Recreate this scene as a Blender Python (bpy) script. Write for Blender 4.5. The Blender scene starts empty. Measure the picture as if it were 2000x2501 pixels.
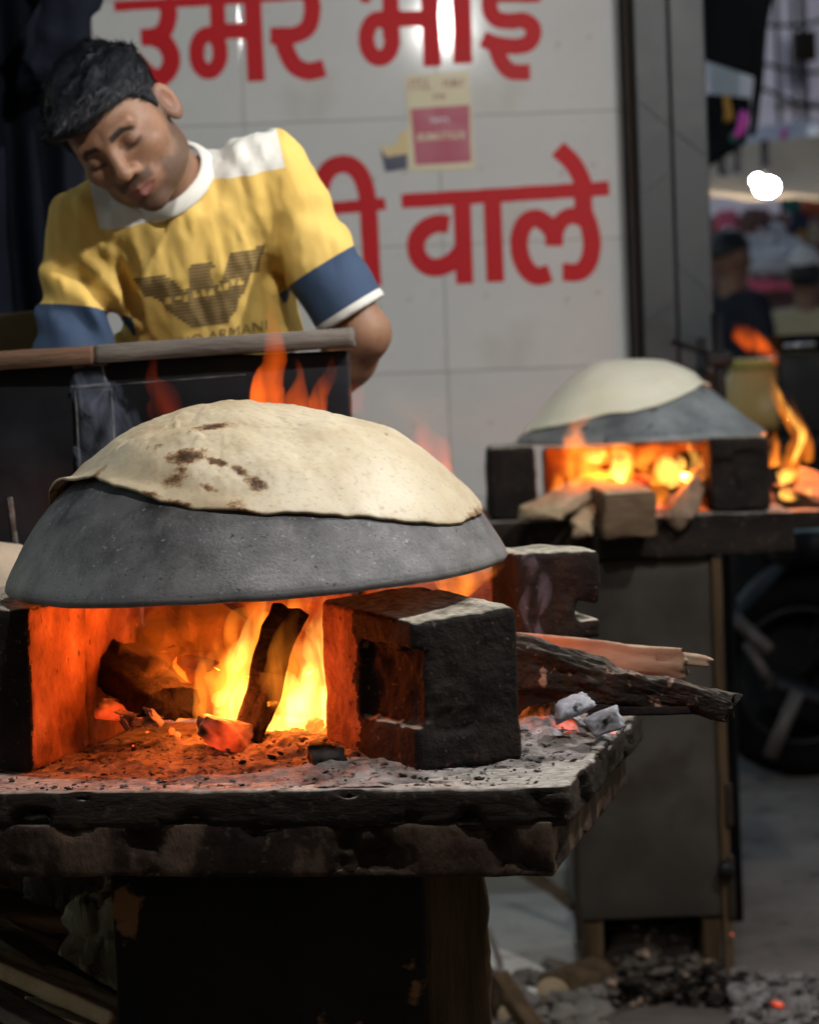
import bpy, bmesh, math, random
import numpy as np
from mathutils import Vector, Matrix
from mathutils.bvhtree import BVHTree

rad = math.radians
scene = bpy.context.scene
COL = scene.collection
random.seed(7)

# ------------------------------------------------------------------ camera
F = 7000.0                       # focal length in photograph pixels (2000 px wide)
CAM = np.array([0.0, 0.0, 1.30])
PITCH, ROLL = rad(2.95), rad(2.2)
_f = np.array([0, math.cos(PITCH), -math.sin(PITCH)])
_u0 = np.array([0, math.sin(PITCH), math.cos(PITCH)])
_r0 = np.array([1.0, 0, 0])
_r = _r0 * math.cos(ROLL) - _u0 * math.sin(ROLL)
_u = _u0 * math.cos(ROLL) + _r0 * math.sin(ROLL)
cd = bpy.data.cameras.new("camera")
cd.sensor_fit = 'HORIZONTAL'; cd.sensor_width = 24.0
cd.lens = 24.0 * F / 2000.0
cd.clip_start = 0.05; cd.clip_end = 500
cd.dof.use_dof = True; cd.dof.focus_distance = 3.28; cd.dof.aperture_fstop = 5.2
cam = bpy.data.objects.new("camera", cd); COL.objects.link(cam)
cam.matrix_world = Matrix(((_r[0], _u[0], -_f[0], CAM[0]), (_r[1], _u[1], -_f[1], CAM[1]),
                           (_r[2], _u[2], -_f[2], CAM[2]), (0, 0, 0, 1)))
scene.camera = cam

def W(px, py, Y):
    """world point at depth plane y=Y that the photograph shows at (px,py)"""
    d = _f + _r * ((px - 1000.0) / F) + _u * ((1250.5 - py) / F)
    return CAM + d * (Y / d[1])

# ------------------------------------------------------------------ world, sun, exposure
world = bpy.data.worlds.new("World"); scene.world = world; world.use_nodes = True
wn = world.node_tree; wn.nodes.clear()
sky = wn.nodes.new('ShaderNodeTexSky'); sky.sky_type = 'NISHITA'; sky.sun_disc = False
sky.sun_elevation = rad(18.0); sky.sun_rotation = rad(35)
sky.air_density = 1.6; sky.dust_density = 2.0
bg = wn.nodes.new('ShaderNodeBackground'); bg.inputs[1].default_value = 0.15
wo = wn.nodes.new('ShaderNodeOutputWorld')
wn.links.new(sky.outputs[0], bg.inputs[0]); wn.links.new(bg.outputs[0], wo.inputs[0])
sd_ = bpy.data.lights.new("sun", 'SUN'); sd_.energy = 0.12; sd_.angle = rad(12); sd_.color = (1, .78, .6)
sun = bpy.data.objects.new("sun", sd_); COL.objects.link(sun)
sun.rotation_euler = (rad(62), 0, rad(-35 + 180))
vs = scene.view_settings
vs.view_transform = 'Standard'; vs.look = 'None'; vs.exposure = 0.0; vs.gamma = 1.0; vs.use_curve_mapping = False
cy = scene.cycles
cy.use_denoising = True
cy.max_bounces = 6; cy.diffuse_bounces = 3; cy.glossy_bounces = 3; cy.transmission_bounces = 3
cy.volume_bounces = 0; cy.transparent_max_bounces = 12
cy.sample_clamp_indirect = 4.0
cy.caustics_reflective = False; cy.caustics_refractive = False

# ------------------------------------------------------------------ numeric helpers
_lat = {}
def vnoise(P, freq, seed=0):
    if seed not in _lat:
        _lat[seed] = np.random.RandomState(seed + 11).rand(32, 32, 32).astype(np.float32) * 2 - 1
    L = _lat[seed]
    Q = np.asarray(P, dtype=np.float64) * freq + 100.37
    i = np.floor(Q).astype(np.int64); t = Q - i; t = t * t * (3 - 2 * t)
    i0 = i & 31; i1 = (i + 1) & 31
    x0, y0, z0 = i0[..., 0], i0[..., 1], i0[..., 2]; x1, y1, z1 = i1[..., 0], i1[..., 1], i1[..., 2]
    tx, ty, tz = t[..., 0], t[..., 1], t[..., 2]
    a = L[x0, y0, z0] * (1 - tx) + L[x1, y0, z0] * tx
    b = L[x0, y1, z0] * (1 - tx) + L[x1, y1, z0] * tx
    c = L[x0, y0, z1] * (1 - tx) + L[x1, y0, z1] * tx
    d = L[x0, y1, z1] * (1 - tx) + L[x1, y1, z1] * tx
    return (a * (1 - ty) + b * ty) * (1 - tz) + (c * (1 - ty) + d * ty) * tz

def fbm(P, freq, seed=0, octv=4, gain=.5):
    s = 0; a = 1.0
    for k in range(octv):
        s = s + a * vnoise(P, freq, seed + k); freq *= 2.03; a *= gain
    return s

def nrm(v):
    v = np.asarray(v, float); return v / max(1e-9, np.linalg.norm(v))

def sstep(a, b, x):
    t = np.clip((x - a) / (b - a), 0, 1); return t * t * (3 - 2 * t)

# ------------------------------------------------------------------ objects
def tag(o, label=None, cat=None, group=None, kind=None):
    if label: o["label"] = label
    if cat: o["category"] = cat
    if group: o["group"] = group
    if kind: o["kind"] = kind
    return o

def wmat(o):
    b = Matrix.Translation(o.location) @ o.rotation_euler.to_matrix().to_4x4()
    return b if o.parent is None else wmat(o.parent) @ o.matrix_parent_inverse @ b

def obj(name, verts, faces, mat, parent=None, smooth=True, label=None, cat=None, group=None, kind=None, loc=None):
    me = bpy.data.meshes.new(name)
    verts = np.asarray(verts, float)
    if loc is not None: verts = verts - np.asarray(loc)
    me.from_pydata([tuple(v) for v in verts], [], [tuple(int(i) for i in f) for f in faces])
    me.update()
    if smooth: me.shade_smooth()
    if mat is not None: me.materials.append(mat)
    o = bpy.data.objects.new(name, me); COL.objects.link(o)
    if loc is not None: o.location = tuple(loc)
    if parent is not None:
        o.parent = parent; o.matrix_parent_inverse = wmat(parent).inverted()
    tag(o, label, cat, group, kind)
    return o

def empty(name, loc, label, cat, group=None):
    o = bpy.data.objects.new(name, None); COL.objects.link(o); o.location = tuple(loc)
    o.empty_display_size = .05
    return tag(o, label, cat, group)

def joinm(parts):
    V = []; Fc = []; n = 0
    for v, f in parts:
        v = np.asarray(v); V.append(v); Fc += [tuple(int(i) + n for i in q) for q in f]; n += len(v)
    return np.concatenate(V), Fc

def auto_smooth(o, ang=40):
    me = o.data
    try: me.set_sharp_from_angle(angle=rad(ang))
    except Exception: pass

# rounded, subdivided, noise-roughened box (centred at origin)
def rbox(size, n=(8, 8, 8), r=.006, amp=.0, freq=20, seed=0, fn=None, octv=4):
    hs = np.array(size) / 2.0
    def axis(k):
        t = np.linspace(-1, 1, n[k] + 1)
        e = 1 - r / hs[k]
        inner = t[1:-1] * .98 if n[k] > 2 else np.array([0.]) if n[k] == 2 else np.array([])
        base = np.concatenate([[-1, -1 + (1 - e) * .45, -e], inner[np.abs(inner) < e * .96], [e, 1 - (1 - e) * .45, 1]])
        return np.unique(np.round(base, 5))
    ax = [axis(k) for k in range(3)]
    V = []; Fc = []; index = {}
    def vid(p):
        k = (round(p[0], 5), round(p[1], 5), round(p[2], 5))
        if k not in index:
            index[k] = len(V); V.append(p)
        return index[k]
    for a in range(3):
        b, c = (a + 1) % 3, (a + 2) % 3
        for s in (-1, 1):
            A, B = ax[b], ax[c]
            ids = [[0] * len(B) for _ in A]
            for i, x in enumerate(A):
                for j, y in enumerate(B):
                    p = [0, 0, 0]; p[a] = s; p[b] = x; p[c] = y
                    ids[i][j] = vid(tuple(p))
            for i in range(len(A) - 1):
                for j in range(len(B) - 1):
                    q = (ids[i][j], ids[i + 1][j], ids[i + 1][j + 1], ids[i][j + 1])
                    Fc.append(q if s > 0 else q[::-1])
    P = np.array(V) * hs
    Q = np.clip(P, -(hs - r), hs - r)
    D = P - Q; L = np.linalg.norm(D, axis=1, keepdims=True); N = D / np.maximum(L, 1e-9)
    P = Q + N * r
    if amp: P = P + N * (amp * fbm(P + seed * 3.1, freq, seed, octv))[:, None]
    if fn is not None: P = fn(P, N)
    return P, Fc

def xf(P, loc=(0, 0, 0), rz=0, rx=0, ry=0):
    R = np.array(Matrix.Rotation(rz, 3, 'Z') @ Matrix.Rotation(ry, 3, 'Y') @ Matrix.Rotation(rx, 3, 'X'))
    return np.asarray(P) @ R.T + np.asarray(loc)

def frame_of(d, ref=(0, 0, 1)):
    d = nrm(d); ref = np.array(ref, float)
    if abs(d @ ref) > .95: ref = np.array([0, 1., 0])
    a = nrm(np.cross(ref, d)); b = np.cross(d, a)
    return a, b, d

# closed sweep along a path; section(t)-> Mx2 ; caps closed
def sweep(path, section, ref=(0, 0, 1), cap=True):
    path = np.asarray(path, float); n = len(path)
    V = []; Fc = []
    m = None
    for i in range(n):
        d = path[min(i + 1, n - 1)] - path[max(i - 1, 0)]
        a, b, _ = frame_of(d, ref)
        S = np.asarray(section(i / (n - 1.0)))
        m = len(S)
        V.append(path[i] + S[:, :1] * a + S[:, 1:2] * b)
    V = np.concatenate(V)
    for i in range(n - 1):
        for j in range(m):
            j2 = (j + 1) % m
            Fc.append((i * m + j, i * m + j2, (i + 1) * m + j2, (i + 1) * m + j))
    if cap:
        c0 = V[:m].mean(0); c1 = V[-m:].mean(0); k = len(V)
        V = np.concatenate([V, [c0, c1]])
        for j in range(m):
            j2 = (j + 1) % m
            Fc.append((j2, j, k)); Fc.append(((n - 1) * m + j, (n - 1) * m + j2, k + 1))
    return V, Fc

def circ(r, m=12, r2=None):
    a = np.linspace(0, 2 * math.pi, m, endpoint=False)
    return np.stack([np.cos(a) * r, np.sin(a) * (r if r2 is None else r2)], 1)

def tube(path, r, m=10):
    return sweep(path, (lambda t: circ(r if not callable(r) else r(t), m)))

def resample(pts, n):
    pts = np.asarray(pts, float)
    d = np.concatenate([[0], np.cumsum(np.linalg.norm(np.diff(pts, axis=0), axis=1))])
    t = np.linspace(0, d[-1], n)
    return np.stack([np.interp(t, d, pts[:, k]) for k in range(pts.shape[1])], 1)

def smooth_path(pts, n):
    """Catmull-Rom through pts"""
    pts = np.asarray(pts, float); P = np.concatenate([[2 * pts[0] - pts[1]], pts, [2 * pts[-1] - pts[-2]]])
    out = []
    k = len(pts) - 1
    for s in np.linspace(0, k, n):
        i = min(int(s), k - 1); t = s - i
        p0, p1, p2, p3 = P[i], P[i + 1], P[i + 2], P[i + 3]
        out.append(.5 * (2 * p1 + (p2 - p0) * t + (2 * p0 - 5 * p1 + 4 * p2 - p3) * t * t + (3 * p1 - p0 - 3 * p2 + p3) * t ** 3))
    return np.array(out)

def lathe(profile, m=96, closed=False):
    prof = np.asarray(profile, float); n = len(prof)
    a = np.linspace(0, 2 * math.pi, m, endpoint=False)
    V = np.stack([np.outer(prof[:, 0], np.cos(a)), np.outer(prof[:, 0], np.sin(a)), np.repeat(prof[:, 1:2], m, 1)], -1).reshape(-1, 3)
    Fc = []
    for i in range(n - 1):
        for j in range(m):
            j2 = (j + 1) % m
            Fc.append((i * m + j, i * m + j2, (i + 1) * m + j2, (i + 1) * m + j))
    return V, Fc

# split-wood log from p0 to p1 with polygon section (list of 2D points)
def wood(p0, p1, sec, m=40, n=40, rough=.004, freq=60, seed=0, taper=1.0, jag=.006, sharp=0.0, ref=(0, 0, 1), bend=0):
    p0 = np.asarray(p0, float); p1 = np.asarray(p1, float)
    S = resample(list(sec) + [sec[0]], m + 1)[:-1]
    c = S.mean(0); path = p0 + (p1 - p0) * np.linspace(0, 1, n)[:, None]
    if bend: path[:, 2] += bend * np.sin(np.linspace(0, math.pi, n))
    L = np.linalg.norm(p1 - p0)
    def section(t):
        k = 1 + (taper - 1) * t
        Q = c + (S - c) * k
        dirn = (S - c) / np.maximum(np.linalg.norm(S - c, axis=1, keepdims=True), 1e-6)
        P3 = np.stack([Q[:, 0], Q[:, 1], np.full(m, t * L * .22)], 1)
        return Q + dirn * (rough * fbm(P3, freq, seed, 4))[:, None]
    V, Fc = sweep(path, section, ref)
    d = nrm(p1 - p0)
    for sl, sgn in ((slice(0, m), -1), (slice((n - 1) * m, n * m), 1)):
        V[sl] += d * (jag * fbm(V[sl] + seed, 90, seed + 3, 3))[:, None]
    return V, Fc

# signed distance helpers -------------------------------------------------
def s_ell(P, c, r):
    q = (P - np.asarray(c)) / np.asarray(r)
    k0 = np.linalg.norm(q, axis=-1); k1 = np.linalg.norm(q / np.asarray(r), axis=-1)
    return k0 * (k0 - 1.0) / np.maximum(k1, 1e-6)

def s_cap(P, a, b, ra, rb=None):
    a = np.asarray(a, float); b = np.asarray(b, float); rb = ra if rb is None else rb
    ab = b - a; t = np.clip(((P - a) @ ab) / max(ab @ ab, 1e-12), 0, 1)
    return np.linalg.norm(P - a - t[..., None] * ab, axis=-1) - (ra + (rb - ra) * t)

def smin(a, b, k):
    h = np.clip(.5 + .5 * (b - a) / k, 0, 1)
    return b * (1 - h) + a * h - k * h * (1 - h)

def smax(a, b, k): return -smin(-a, -b, k)

def surfnet(fn, lo, hi, h):
    lo = np.asarray(lo, float); hi = np.asarray(hi, float)
    h = np.asarray(h, float) * np.ones(3)
    n = np.ceil((hi - lo) / h).astype(int) + 1
    X = [lo[k] + h[k] * np.arange(n[k]) for k in range(3)]
    V = np.empty(tuple(n), np.float32)
    step = max(1, int(1.5e6 // (n[1] * n[2])))
    for i in range(0, n[0], step):
        g = np.stack(np.meshgrid(X[0][i:i + step], X[1], X[2], indexing='ij'), -1)
        V[i:i + step] = fn(g)
    S = V < 0
    corners = [(a, b, c) for a in (0, 1) for b in (0, 1) for c in (0, 1)]
    sl = lambda a, N: slice(a, N - 1 + a)
    cnt = sum(S[sl(a, n[0]), sl(b, n[1]), sl(c, n[2])].astype(np.int8) for a, b, c in corners)
    act = (cnt > 0) & (cnt < 8)
    ids = -np.ones(act.shape, np.int64); I = np.argwhere(act); ids[act] = np.arange(len(I))
    acc = np.zeros((len(I), 3)); num = np.zeros(len(I))
    for c0 in corners:
        for k in range(3):
            if c0[k]: continue
            c1 = list(c0); c1[k] = 1
            v0 = V[I[:, 0] + c0[0], I[:, 1] + c0[1], I[:, 2] + c0[2]]; v1 = V[I[:, 0] + c1[0], I[:, 1] + c1[1], I[:, 2] + c1[2]]
            m = (v0 < 0) != (v1 < 0)
            t = np.where(m, v0 / np.where(np.abs(v0 - v1) < 1e-12, 1, v0 - v1), 0)
            p = np.tile(np.array(c0, float), (len(I), 1)); p[:, k] = t
            acc[m] += p[m]; num[m] += 1
    P = lo + (I + acc / num[:, None]) * h
    Fc = []
    for k in range(3):
        a, b = (k + 1) % 3, (k + 2) % 3
        s0 = [slice(None)] * 3; s1 = [slice(None)] * 3
        s0[k] = slice(0, n[k] - 1); s1[k] = slice(1, n[k])
        for q in (a, b):
            s0[q] = slice(1, n[q] - 1); s1[q] = slice(1, n[q] - 1)
        A = S[tuple(s0)]; B = S[tuple(s1)]
        for flip, mm in ((False, A & ~B), (True, ~A & B)):
            E = np.argwhere(mm)
            if not len(E): continue
            E[:, a] += 1; E[:, b] += 1
            def cell(da, db):
                C = E.copy(); C[:, a] -= da; C[:, b] -= db
                return ids[C[:, 0], C[:, 1], C[:, 2]]
            q = np.stack([cell(1, 1), cell(0, 1), cell(0, 0), cell(1, 0)], 1)
            if flip: q = q[:, ::-1]
            Fc.append(q)
    Fc = np.concatenate(Fc); Fc = Fc[(Fc >= 0).all(1)]
    return P, Fc

# ------------------------------------------------------------------ materials
def newmat(name):
    m = bpy.data.materials.new(name); m.use_nodes = True
    nt = m.node_tree; nt.nodes.clear()
    return m, nt, (lambda t: nt.nodes.new('ShaderNode' + t)), nt.links.new

def ramp(nt, stops, fac, interp='LINEAR'):
    r = nt.nodes.new('ShaderNodeValToRGB'); r.color_ramp.interpolation = interp
    el = r.color_ramp.elements
    el[0].position, el[1].position = stops[0][0], stops[-1][0]
    el[0].color = (*stops[0][1], 1); el[1].color = (*stops[-1][1], 1)
    for p, c in stops[1:-1]:
        e = el.new(p); e.color = (*c, 1)
    nt.links.new(fac, r.inputs[0]); return r.outputs[0]

def PM(name, cols, scale=6, detail=8, rough=(.6, .9), bump=.3, bscale=60, stretch=(1, 1, 1), metal=0, spec=.4,
       dust=None, speck=None, dist=.0, coat=0, sub=0, vcol=None, bdist=.01, contrast=(.3, .7), zgrad=None):
    m, nt, N, L = newmat(name)
    tc = N('TexCoord'); mp = N('Mapping'); mp.inputs['Scale'].default_value = stretch
    L(tc.outputs['Object'], mp.inputs[0])
    n1 = N('TexNoise'); n1.inputs['Scale'].default_value = scale; n1.inputs['Detail'].default_value = detail
    n1.inputs['Roughness'].default_value = .62; n1.inputs['Distortion'].default_value = dist
    L(mp.outputs[0], n1.inputs['Vector'])
    k = len(cols)
    stops = [(contrast[0] + (contrast[1] - contrast[0]) * i / max(1, k - 1), c) for i, c in enumerate(cols)] if not isinstance(cols[0][0], (tuple, list)) and len(cols[0]) == 3 else cols
    if len(stops) == 1: stops = [stops[0], (stops[0][0] + .1, stops[0][1])]
    col = ramp(nt, stops, n1.outputs[0])
    if vcol:
        at = N('Attribute'); at.attribute_name = vcol
        mx = N('Mix'); mx.data_type = 'RGBA'; mx.blend_type = 'MULTIPLY'; mx.inputs[0].default_value = 1
        L(at.outputs['Color'], mx.inputs[6]); L(col, mx.inputs[7]); col = mx.outputs[2]
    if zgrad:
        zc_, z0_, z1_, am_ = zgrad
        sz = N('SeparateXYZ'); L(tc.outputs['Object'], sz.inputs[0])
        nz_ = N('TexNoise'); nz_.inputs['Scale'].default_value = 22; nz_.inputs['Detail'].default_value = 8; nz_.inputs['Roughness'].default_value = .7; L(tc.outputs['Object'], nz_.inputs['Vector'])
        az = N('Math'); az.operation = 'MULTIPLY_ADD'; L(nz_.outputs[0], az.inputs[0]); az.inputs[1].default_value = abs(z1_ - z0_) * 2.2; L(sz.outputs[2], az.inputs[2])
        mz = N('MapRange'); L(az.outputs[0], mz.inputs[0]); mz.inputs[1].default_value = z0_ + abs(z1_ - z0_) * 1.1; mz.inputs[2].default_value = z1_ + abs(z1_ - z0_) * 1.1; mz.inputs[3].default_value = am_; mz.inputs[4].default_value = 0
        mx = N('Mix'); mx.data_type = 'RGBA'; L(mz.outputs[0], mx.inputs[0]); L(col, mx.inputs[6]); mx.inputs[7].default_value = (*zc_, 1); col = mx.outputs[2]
    for sp in ([speck] if speck and not isinstance(speck, list) else (speck or [])):
        scol, ssc, lo, hi = sp[:4]
        ns = N('TexNoise'); ns.inputs['Scale'].default_value = ssc; ns.inputs['Detail'].default_value = 4
        L(mp.outputs[0] if len(sp) > 4 else tc.outputs['Object'], ns.inputs['Vector'])
        f = ramp(nt, [(lo, (0, 0, 0)), (hi, (1, 1, 1))], ns.outputs[0])
        mx = N('Mix'); mx.data_type = 'RGBA'; L(f, mx.inputs[0]); L(col, mx.inputs[6]); mx.inputs[7].default_value = (*scol, 1)
        col = mx.outputs[2]
    if dust:
        dcol, lo, hi, amt = dust
        g = N('NewGeometry'); sx = N('SeparateXYZ'); L(g.outputs['Normal'], sx.inputs[0])
        nd = N('TexNoise'); nd.inputs['Scale'].default_value = 25; nd.inputs['Detail'].default_value = 6; L(tc.outputs['Object'], nd.inputs['Vector'])
        ad = N('Math'); ad.operation = 'MULTIPLY_ADD'; L(nd.outputs[0], ad.inputs[0]); ad.inputs[1].default_value = .7; ad.inputs[2].default_value = -.35
        a2 = N('Math'); L(sx.outputs[2], a2.inputs[0]); L(ad.outputs[0], a2.inputs[1])
        mr = N('MapRange'); L(a2.outputs[0], mr.inputs[0]); mr.inputs[1].default_value = lo; mr.inputs[2].default_value = hi; mr.inputs[4].default_value = amt
        nc = N('TexNoise'); nc.inputs['Scale'].default_value = 90; nc.inputs['Detail'].default_value = 6; L(tc.outputs['Object'], nc.inputs['Vector'])
        dc = ramp(nt, [(.3, tuple(x * .45 for x in dcol)), (.62, dcol)], nc.outputs[0])
        mx = N('Mix'); mx.data_type = 'RGBA'; L(mr.outputs[0], mx.inputs[0]); L(col, mx.inputs[6]); L(dc, mx.inputs[7]); col = mx.outputs[2]
    b = N('BsdfPrincipled'); L(col, b.inputs['Base Color'])
    b.inputs['Metallic'].default_value = metal; b.inputs['Specular IOR Level'].default_value = spec
    if coat: b.inputs['Coat Weight'].default_value = coat; b.inputs['Coat Roughness'].default_value = .15
    if sub:
        b.inputs['Subsurface Weight'].default_value = sub; b.inputs['Subsurface Radius'].default_value = (.012, .005, .003); b.inputs['Subsurface Scale'].default_value = 1
    n2 = N('TexNoise'); n2.inputs['Scale'].default_value = bscale; n2.inputs['Detail'].default_value = 8; n2.inputs['Roughness'].default_value = .6
    L(mp.outputs[0], n2.inputs['Vector'])
    mr2 = N('MapRange'); L(n1.outputs[0], mr2.inputs[0]); mr2.inputs[1].default_value = .3; mr2.inputs[2].default_value = .7
    mr2.inputs[3].default_value = rough[0]; mr2.inputs[4].default_value = rough[1]; L(mr2.outputs[0], b.inputs['Roughness'])
    if bump:
        bp = N('Bump'); bp.inputs['Strength'].default_value = bump; bp.inputs['Distance'].default_value = bdist
        L(n2.outputs[0], bp.inputs['Height']); L(bp.outputs[0], b.inputs['Normal'])
    o = N('OutputMaterial'); L(b.outputs[0], o.inputs[0])
    return m

def emit(name, col, strength):
    m, nt, N, L = newmat(name)
    e = N('Emission'); e.inputs[0].default_value = (*col, 1); e.inputs[1].default_value = strength
    o = N('OutputMaterial'); L(e.outputs[0], o.inputs[0]); return m

def ember_mat(name, strength, ash=(.25, .22, .21), glow_lo=.45, glow_hi=.62, gcol=(1, .09, .012)):
    m, nt, N, L = newmat(name)
    tc = N('TexCoord'); n1 = N('TexNoise'); n1.inputs['Scale'].default_value = 45; n1.inputs['Detail'].default_value = 6
    L(tc.outputs['Object'], n1.inputs['Vector'])
    col = ramp(nt, [(.35, (.012, .010, .010)), (.6, ash)], n1.outputs[0])
    n2 = N('TexVoronoi'); n2.feature = 'DISTANCE_TO_EDGE'; n2.inputs['Scale'].default_value = 38; L(tc.outputs['Object'], n2.inputs['Vector'])
    n3 = N('TexNoise'); n3.inputs['Scale'].default_value = 22; L(tc.outputs['Object'], n3.inputs['Vector'])
    f = ramp(nt, [(glow_lo, (0, 0, 0)), (glow_hi, (1, 1, 1))], n3.outputs[0])
    mm = N('Math'); mm.operation = 'MULTIPLY'; L(f, mm.inputs[0]); mm.inputs[1].default_value = strength
    b = N('BsdfPrincipled'); L(col, b.inputs['Base Color']); b.inputs['Roughness'].default_value = .95
    b.inputs['Emission Color'].default_value = (*gcol, 1); L(mm.outputs[0], b.inputs['Emission Strength'])
    bp = N('Bump'); bp.inputs['Strength'].default_value = .9; bp.inputs['Distance'].default_value = .006
    L(n2.outputs[0], bp.inputs['Height']); L(bp.outputs[0], b.inputs['Normal'])
    o = N('OutputMaterial'); L(b.outputs[0], o.inputs[0]); return m

def flame_mat(name, col, strength, streak=.6, tip=1.2, nscale=14):
    """volume that gives off light, streaked upwards and thinning to the tip"""
    m, nt, N, L = newmat(name)
    tc = N('TexCoord'); sx = N('SeparateXYZ'); L(tc.outputs['Generated'], sx.inputs[0])
    inv = N('Math'); inv.operation = 'SUBTRACT'; inv.inputs[0].default_value = 1.02; L(sx.outputs[2], inv.inputs[1])
    pw = N('Math'); pw.operation = 'POWER'; L(inv.outputs[0], pw.inputs[0]); pw.inputs[1].default_value = tip
    mp = N('Mapping'); mp.inputs['Scale'].default_value = (1, 1, .28); L(tc.outputs['Object'], mp.inputs[0])
    n = N('TexNoise'); n.inputs['Scale'].default_value = nscale; n.inputs['Detail'].default_value = 2.5; n.inputs['Distortion'].default_value = .9
    L(mp.outputs[0], n.inputs['Vector'])
    mr = N('MapRange'); L(n.outputs[0], mr.inputs[0]); mr.inputs[1].default_value = .36; mr.inputs[2].default_value = .66
    mr.inputs[3].default_value = 1 - streak; mr.inputs[4].default_value = 1.5
    m1 = N('Math'); m1.operation = 'MULTIPLY'; L(pw.outputs[0], m1.inputs[0]); L(mr.outputs[0], m1.inputs[1])
    m2 = N('Math'); m2.operation = 'MULTIPLY'; L(m1.outputs[0], m2.inputs[0]); m2.inputs[1].default_value = strength
    e = N('Emission'); e.inputs[0].default_value = (*col, 1); L(m2.outputs[0], e.inputs[1])
    o = N('OutputMaterial'); L(e.outputs[0], o.inputs['Volume'])
    return m

mat = {}
mat['tile'] = PM('glazed_wall_tile', [(.49, .505, .515), (.56, .57, .575)], 2.2, 6, (.055, .085), .010, 8, spec=.5, speck=[((.40, .385, .35), 4, .56, .80), ((.36, .34, .31), 22, .66, .80)], bdist=.004)
mat['grout'] = PM('tile_grout', [(.26, .25, .235), (.36, .345, .325)], 9)
mat['red'] = PM('red_sign_paint', [(.42, .009, .016), (.49, .014, .020)], 4, 5, (.35, .5), .02, spec=.12)
mat['granite'] = PM('dark_polished_granite', [(.026, .031, .036), (.055, .064, .072)], 3.0, 9, (.32, .5), .04, 30, spec=.25, dist=1.2)
mat['vein'] = PM('pale_stone_vein', [(.08, .09, .095), (.11, .12, .125)], 30, 4, (.2, .4), .02)
mat['frame'] = PM('dark_brown_frame', [(.012, .009, .007), (.03, .02, .014)], 8, 6, (.4, .7), .1, spec=0.1)
mat['concrete'] = PM('pale_concrete', [(.36, .345, .32), (.60, .58, .545), (.70, .68, .64)], 3.5, 10, (.7, .95), .25, 50, speck=((.09, .08, .07), 16, .63, .72))
mat['road'] = PM('road_dust', [(.075, .060, .053), (.155, .128, .112), (.22, .185, .165)], 2.2, 10, (.7, .95), .3, 40, speck=((.04, .035, .035), 10, .6, .7), spec=0.1)
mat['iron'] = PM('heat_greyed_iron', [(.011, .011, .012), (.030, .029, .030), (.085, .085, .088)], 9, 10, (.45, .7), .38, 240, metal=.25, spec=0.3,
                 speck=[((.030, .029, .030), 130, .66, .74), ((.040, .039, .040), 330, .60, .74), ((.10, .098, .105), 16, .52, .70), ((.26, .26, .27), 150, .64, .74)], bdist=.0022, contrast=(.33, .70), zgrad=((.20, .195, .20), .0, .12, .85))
mat['iron2'] = PM('grey_griddle_iron', [(.10, .11, .115), (.20, .215, .22), (.33, .345, .35)], 9, 10, (.4, .65), .3, 140, metal=.2, speck=((.04, .045, .05), 60, .62, .7), bdist=.002)
mat['soot'] = PM('sooty_brick', [(.006, .005, .005), (.014, .011, .010), (.034, .023, .018)], 9, 10, (.75, .98), .9, 95, dust=((.46, .42, .34), .70, 1.0, .95),
                 speck=[((.10, .045, .028), 40, .68, .74), ((.07, .06, .05), 150, .64, .72)], bdist=.004, spec=0.1)
mat['brick_hot'] = PM('fired_brick', [(.07, .030, .020), (.18, .082, .052), (.30, .16, .11)], 14, 10, (.8, .98), 1.0, 90, dust=((.36, .31, .27), .7, 1.0, .8),
                      speck=((.03, .02, .018), 60, .64, .72), bdist=.004, spec=0.1)
mat['slab'] = PM('soot_stained_stone', [(.007, .005, .004), (.016, .012, .010), (.040, .027, .020)], 6, 10, (.7, .95), .9, 70, stretch=(.5, 1, 1.5),
                 dust=((.42, .39, .35), .72, 1.02, .96), speck=[((.085, .058, .042), 9, .63, .68), ((.05, .038, .03), 90, .6, .7)], bdist=.006, spec=0.1)
mat['slab2'] = PM('soot_stained_stone_lower', [(.010, .006, .005), (.026, .016, .012), (.065, .040, .030)], 8, 10, (.7, .95), 1.0, 60, stretch=(1, 1, .45),
                  dust=((.20, .17, .14), .8, 1.05, .7), speck=[((.085, .056, .040), 16, .53, .64, 1), ((.055, .04, .03), 80, .6, .7)], bdist=.007, spec=0.1)
mat['black_metal'] = PM('black_sooty_metal', [(.004, .0045, .006), (.009, .010, .014), (.020, .021, .027)], 4, 8, (.35, .65), .2, 60, metal=.35,
                        speck=((.07, .05, .04), 60, .72, .78), bdist=.002, spec=0.25)
mat['bare_edge'] = PM('worn_bare_metal', [(.02, .02, .02), (.10, .10, .10), (.22, .22, .21)], 50, 6, (.35, .6), .3, 120, metal=.6)
mat['leg_metal'] = PM('charred_leg_face', [(.006, .005, .005), (.012, .010, .010), (.020, .017, .016)], 5, 8, (.6, .9), .3, 60,
                      speck=((.17, .085, .042), 14, .63, .66), spec=0.1)
mat['leg_wood'] = PM('dark_post_wood', [(.030, .018, .010), (.075, .047, .026), (.11, .072, .042)], 6, 9, (.6, .9), .6, 40, stretch=(3, 3, .35), spec=0.1)
mat['cabinet'] = PM('brown_rusty_sheet', [(.020, .016, .014), (.044, .037, .031), (.072, .061, .052)], 2.5, 8, (.35, .6), .08, 50, metal=.3, speck=((.03, .022, .018), 6, .62, .75), spec=0.25)
mat['bark'] = PM('charred_bark', [(.008, .007, .006), (.022, .017, .014), (.055, .042, .034)], 14, 10, (.55, .95), 1.0, 70, stretch=(1, 1, 1),
                 speck=[((.33, .22, .16), 34, .61, .65), ((.16, .13, .11), 70, .66, .72)], dust=((.22, .18, .15), .75, 1.05, .7), bdist=.008, spec=0.1)
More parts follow.
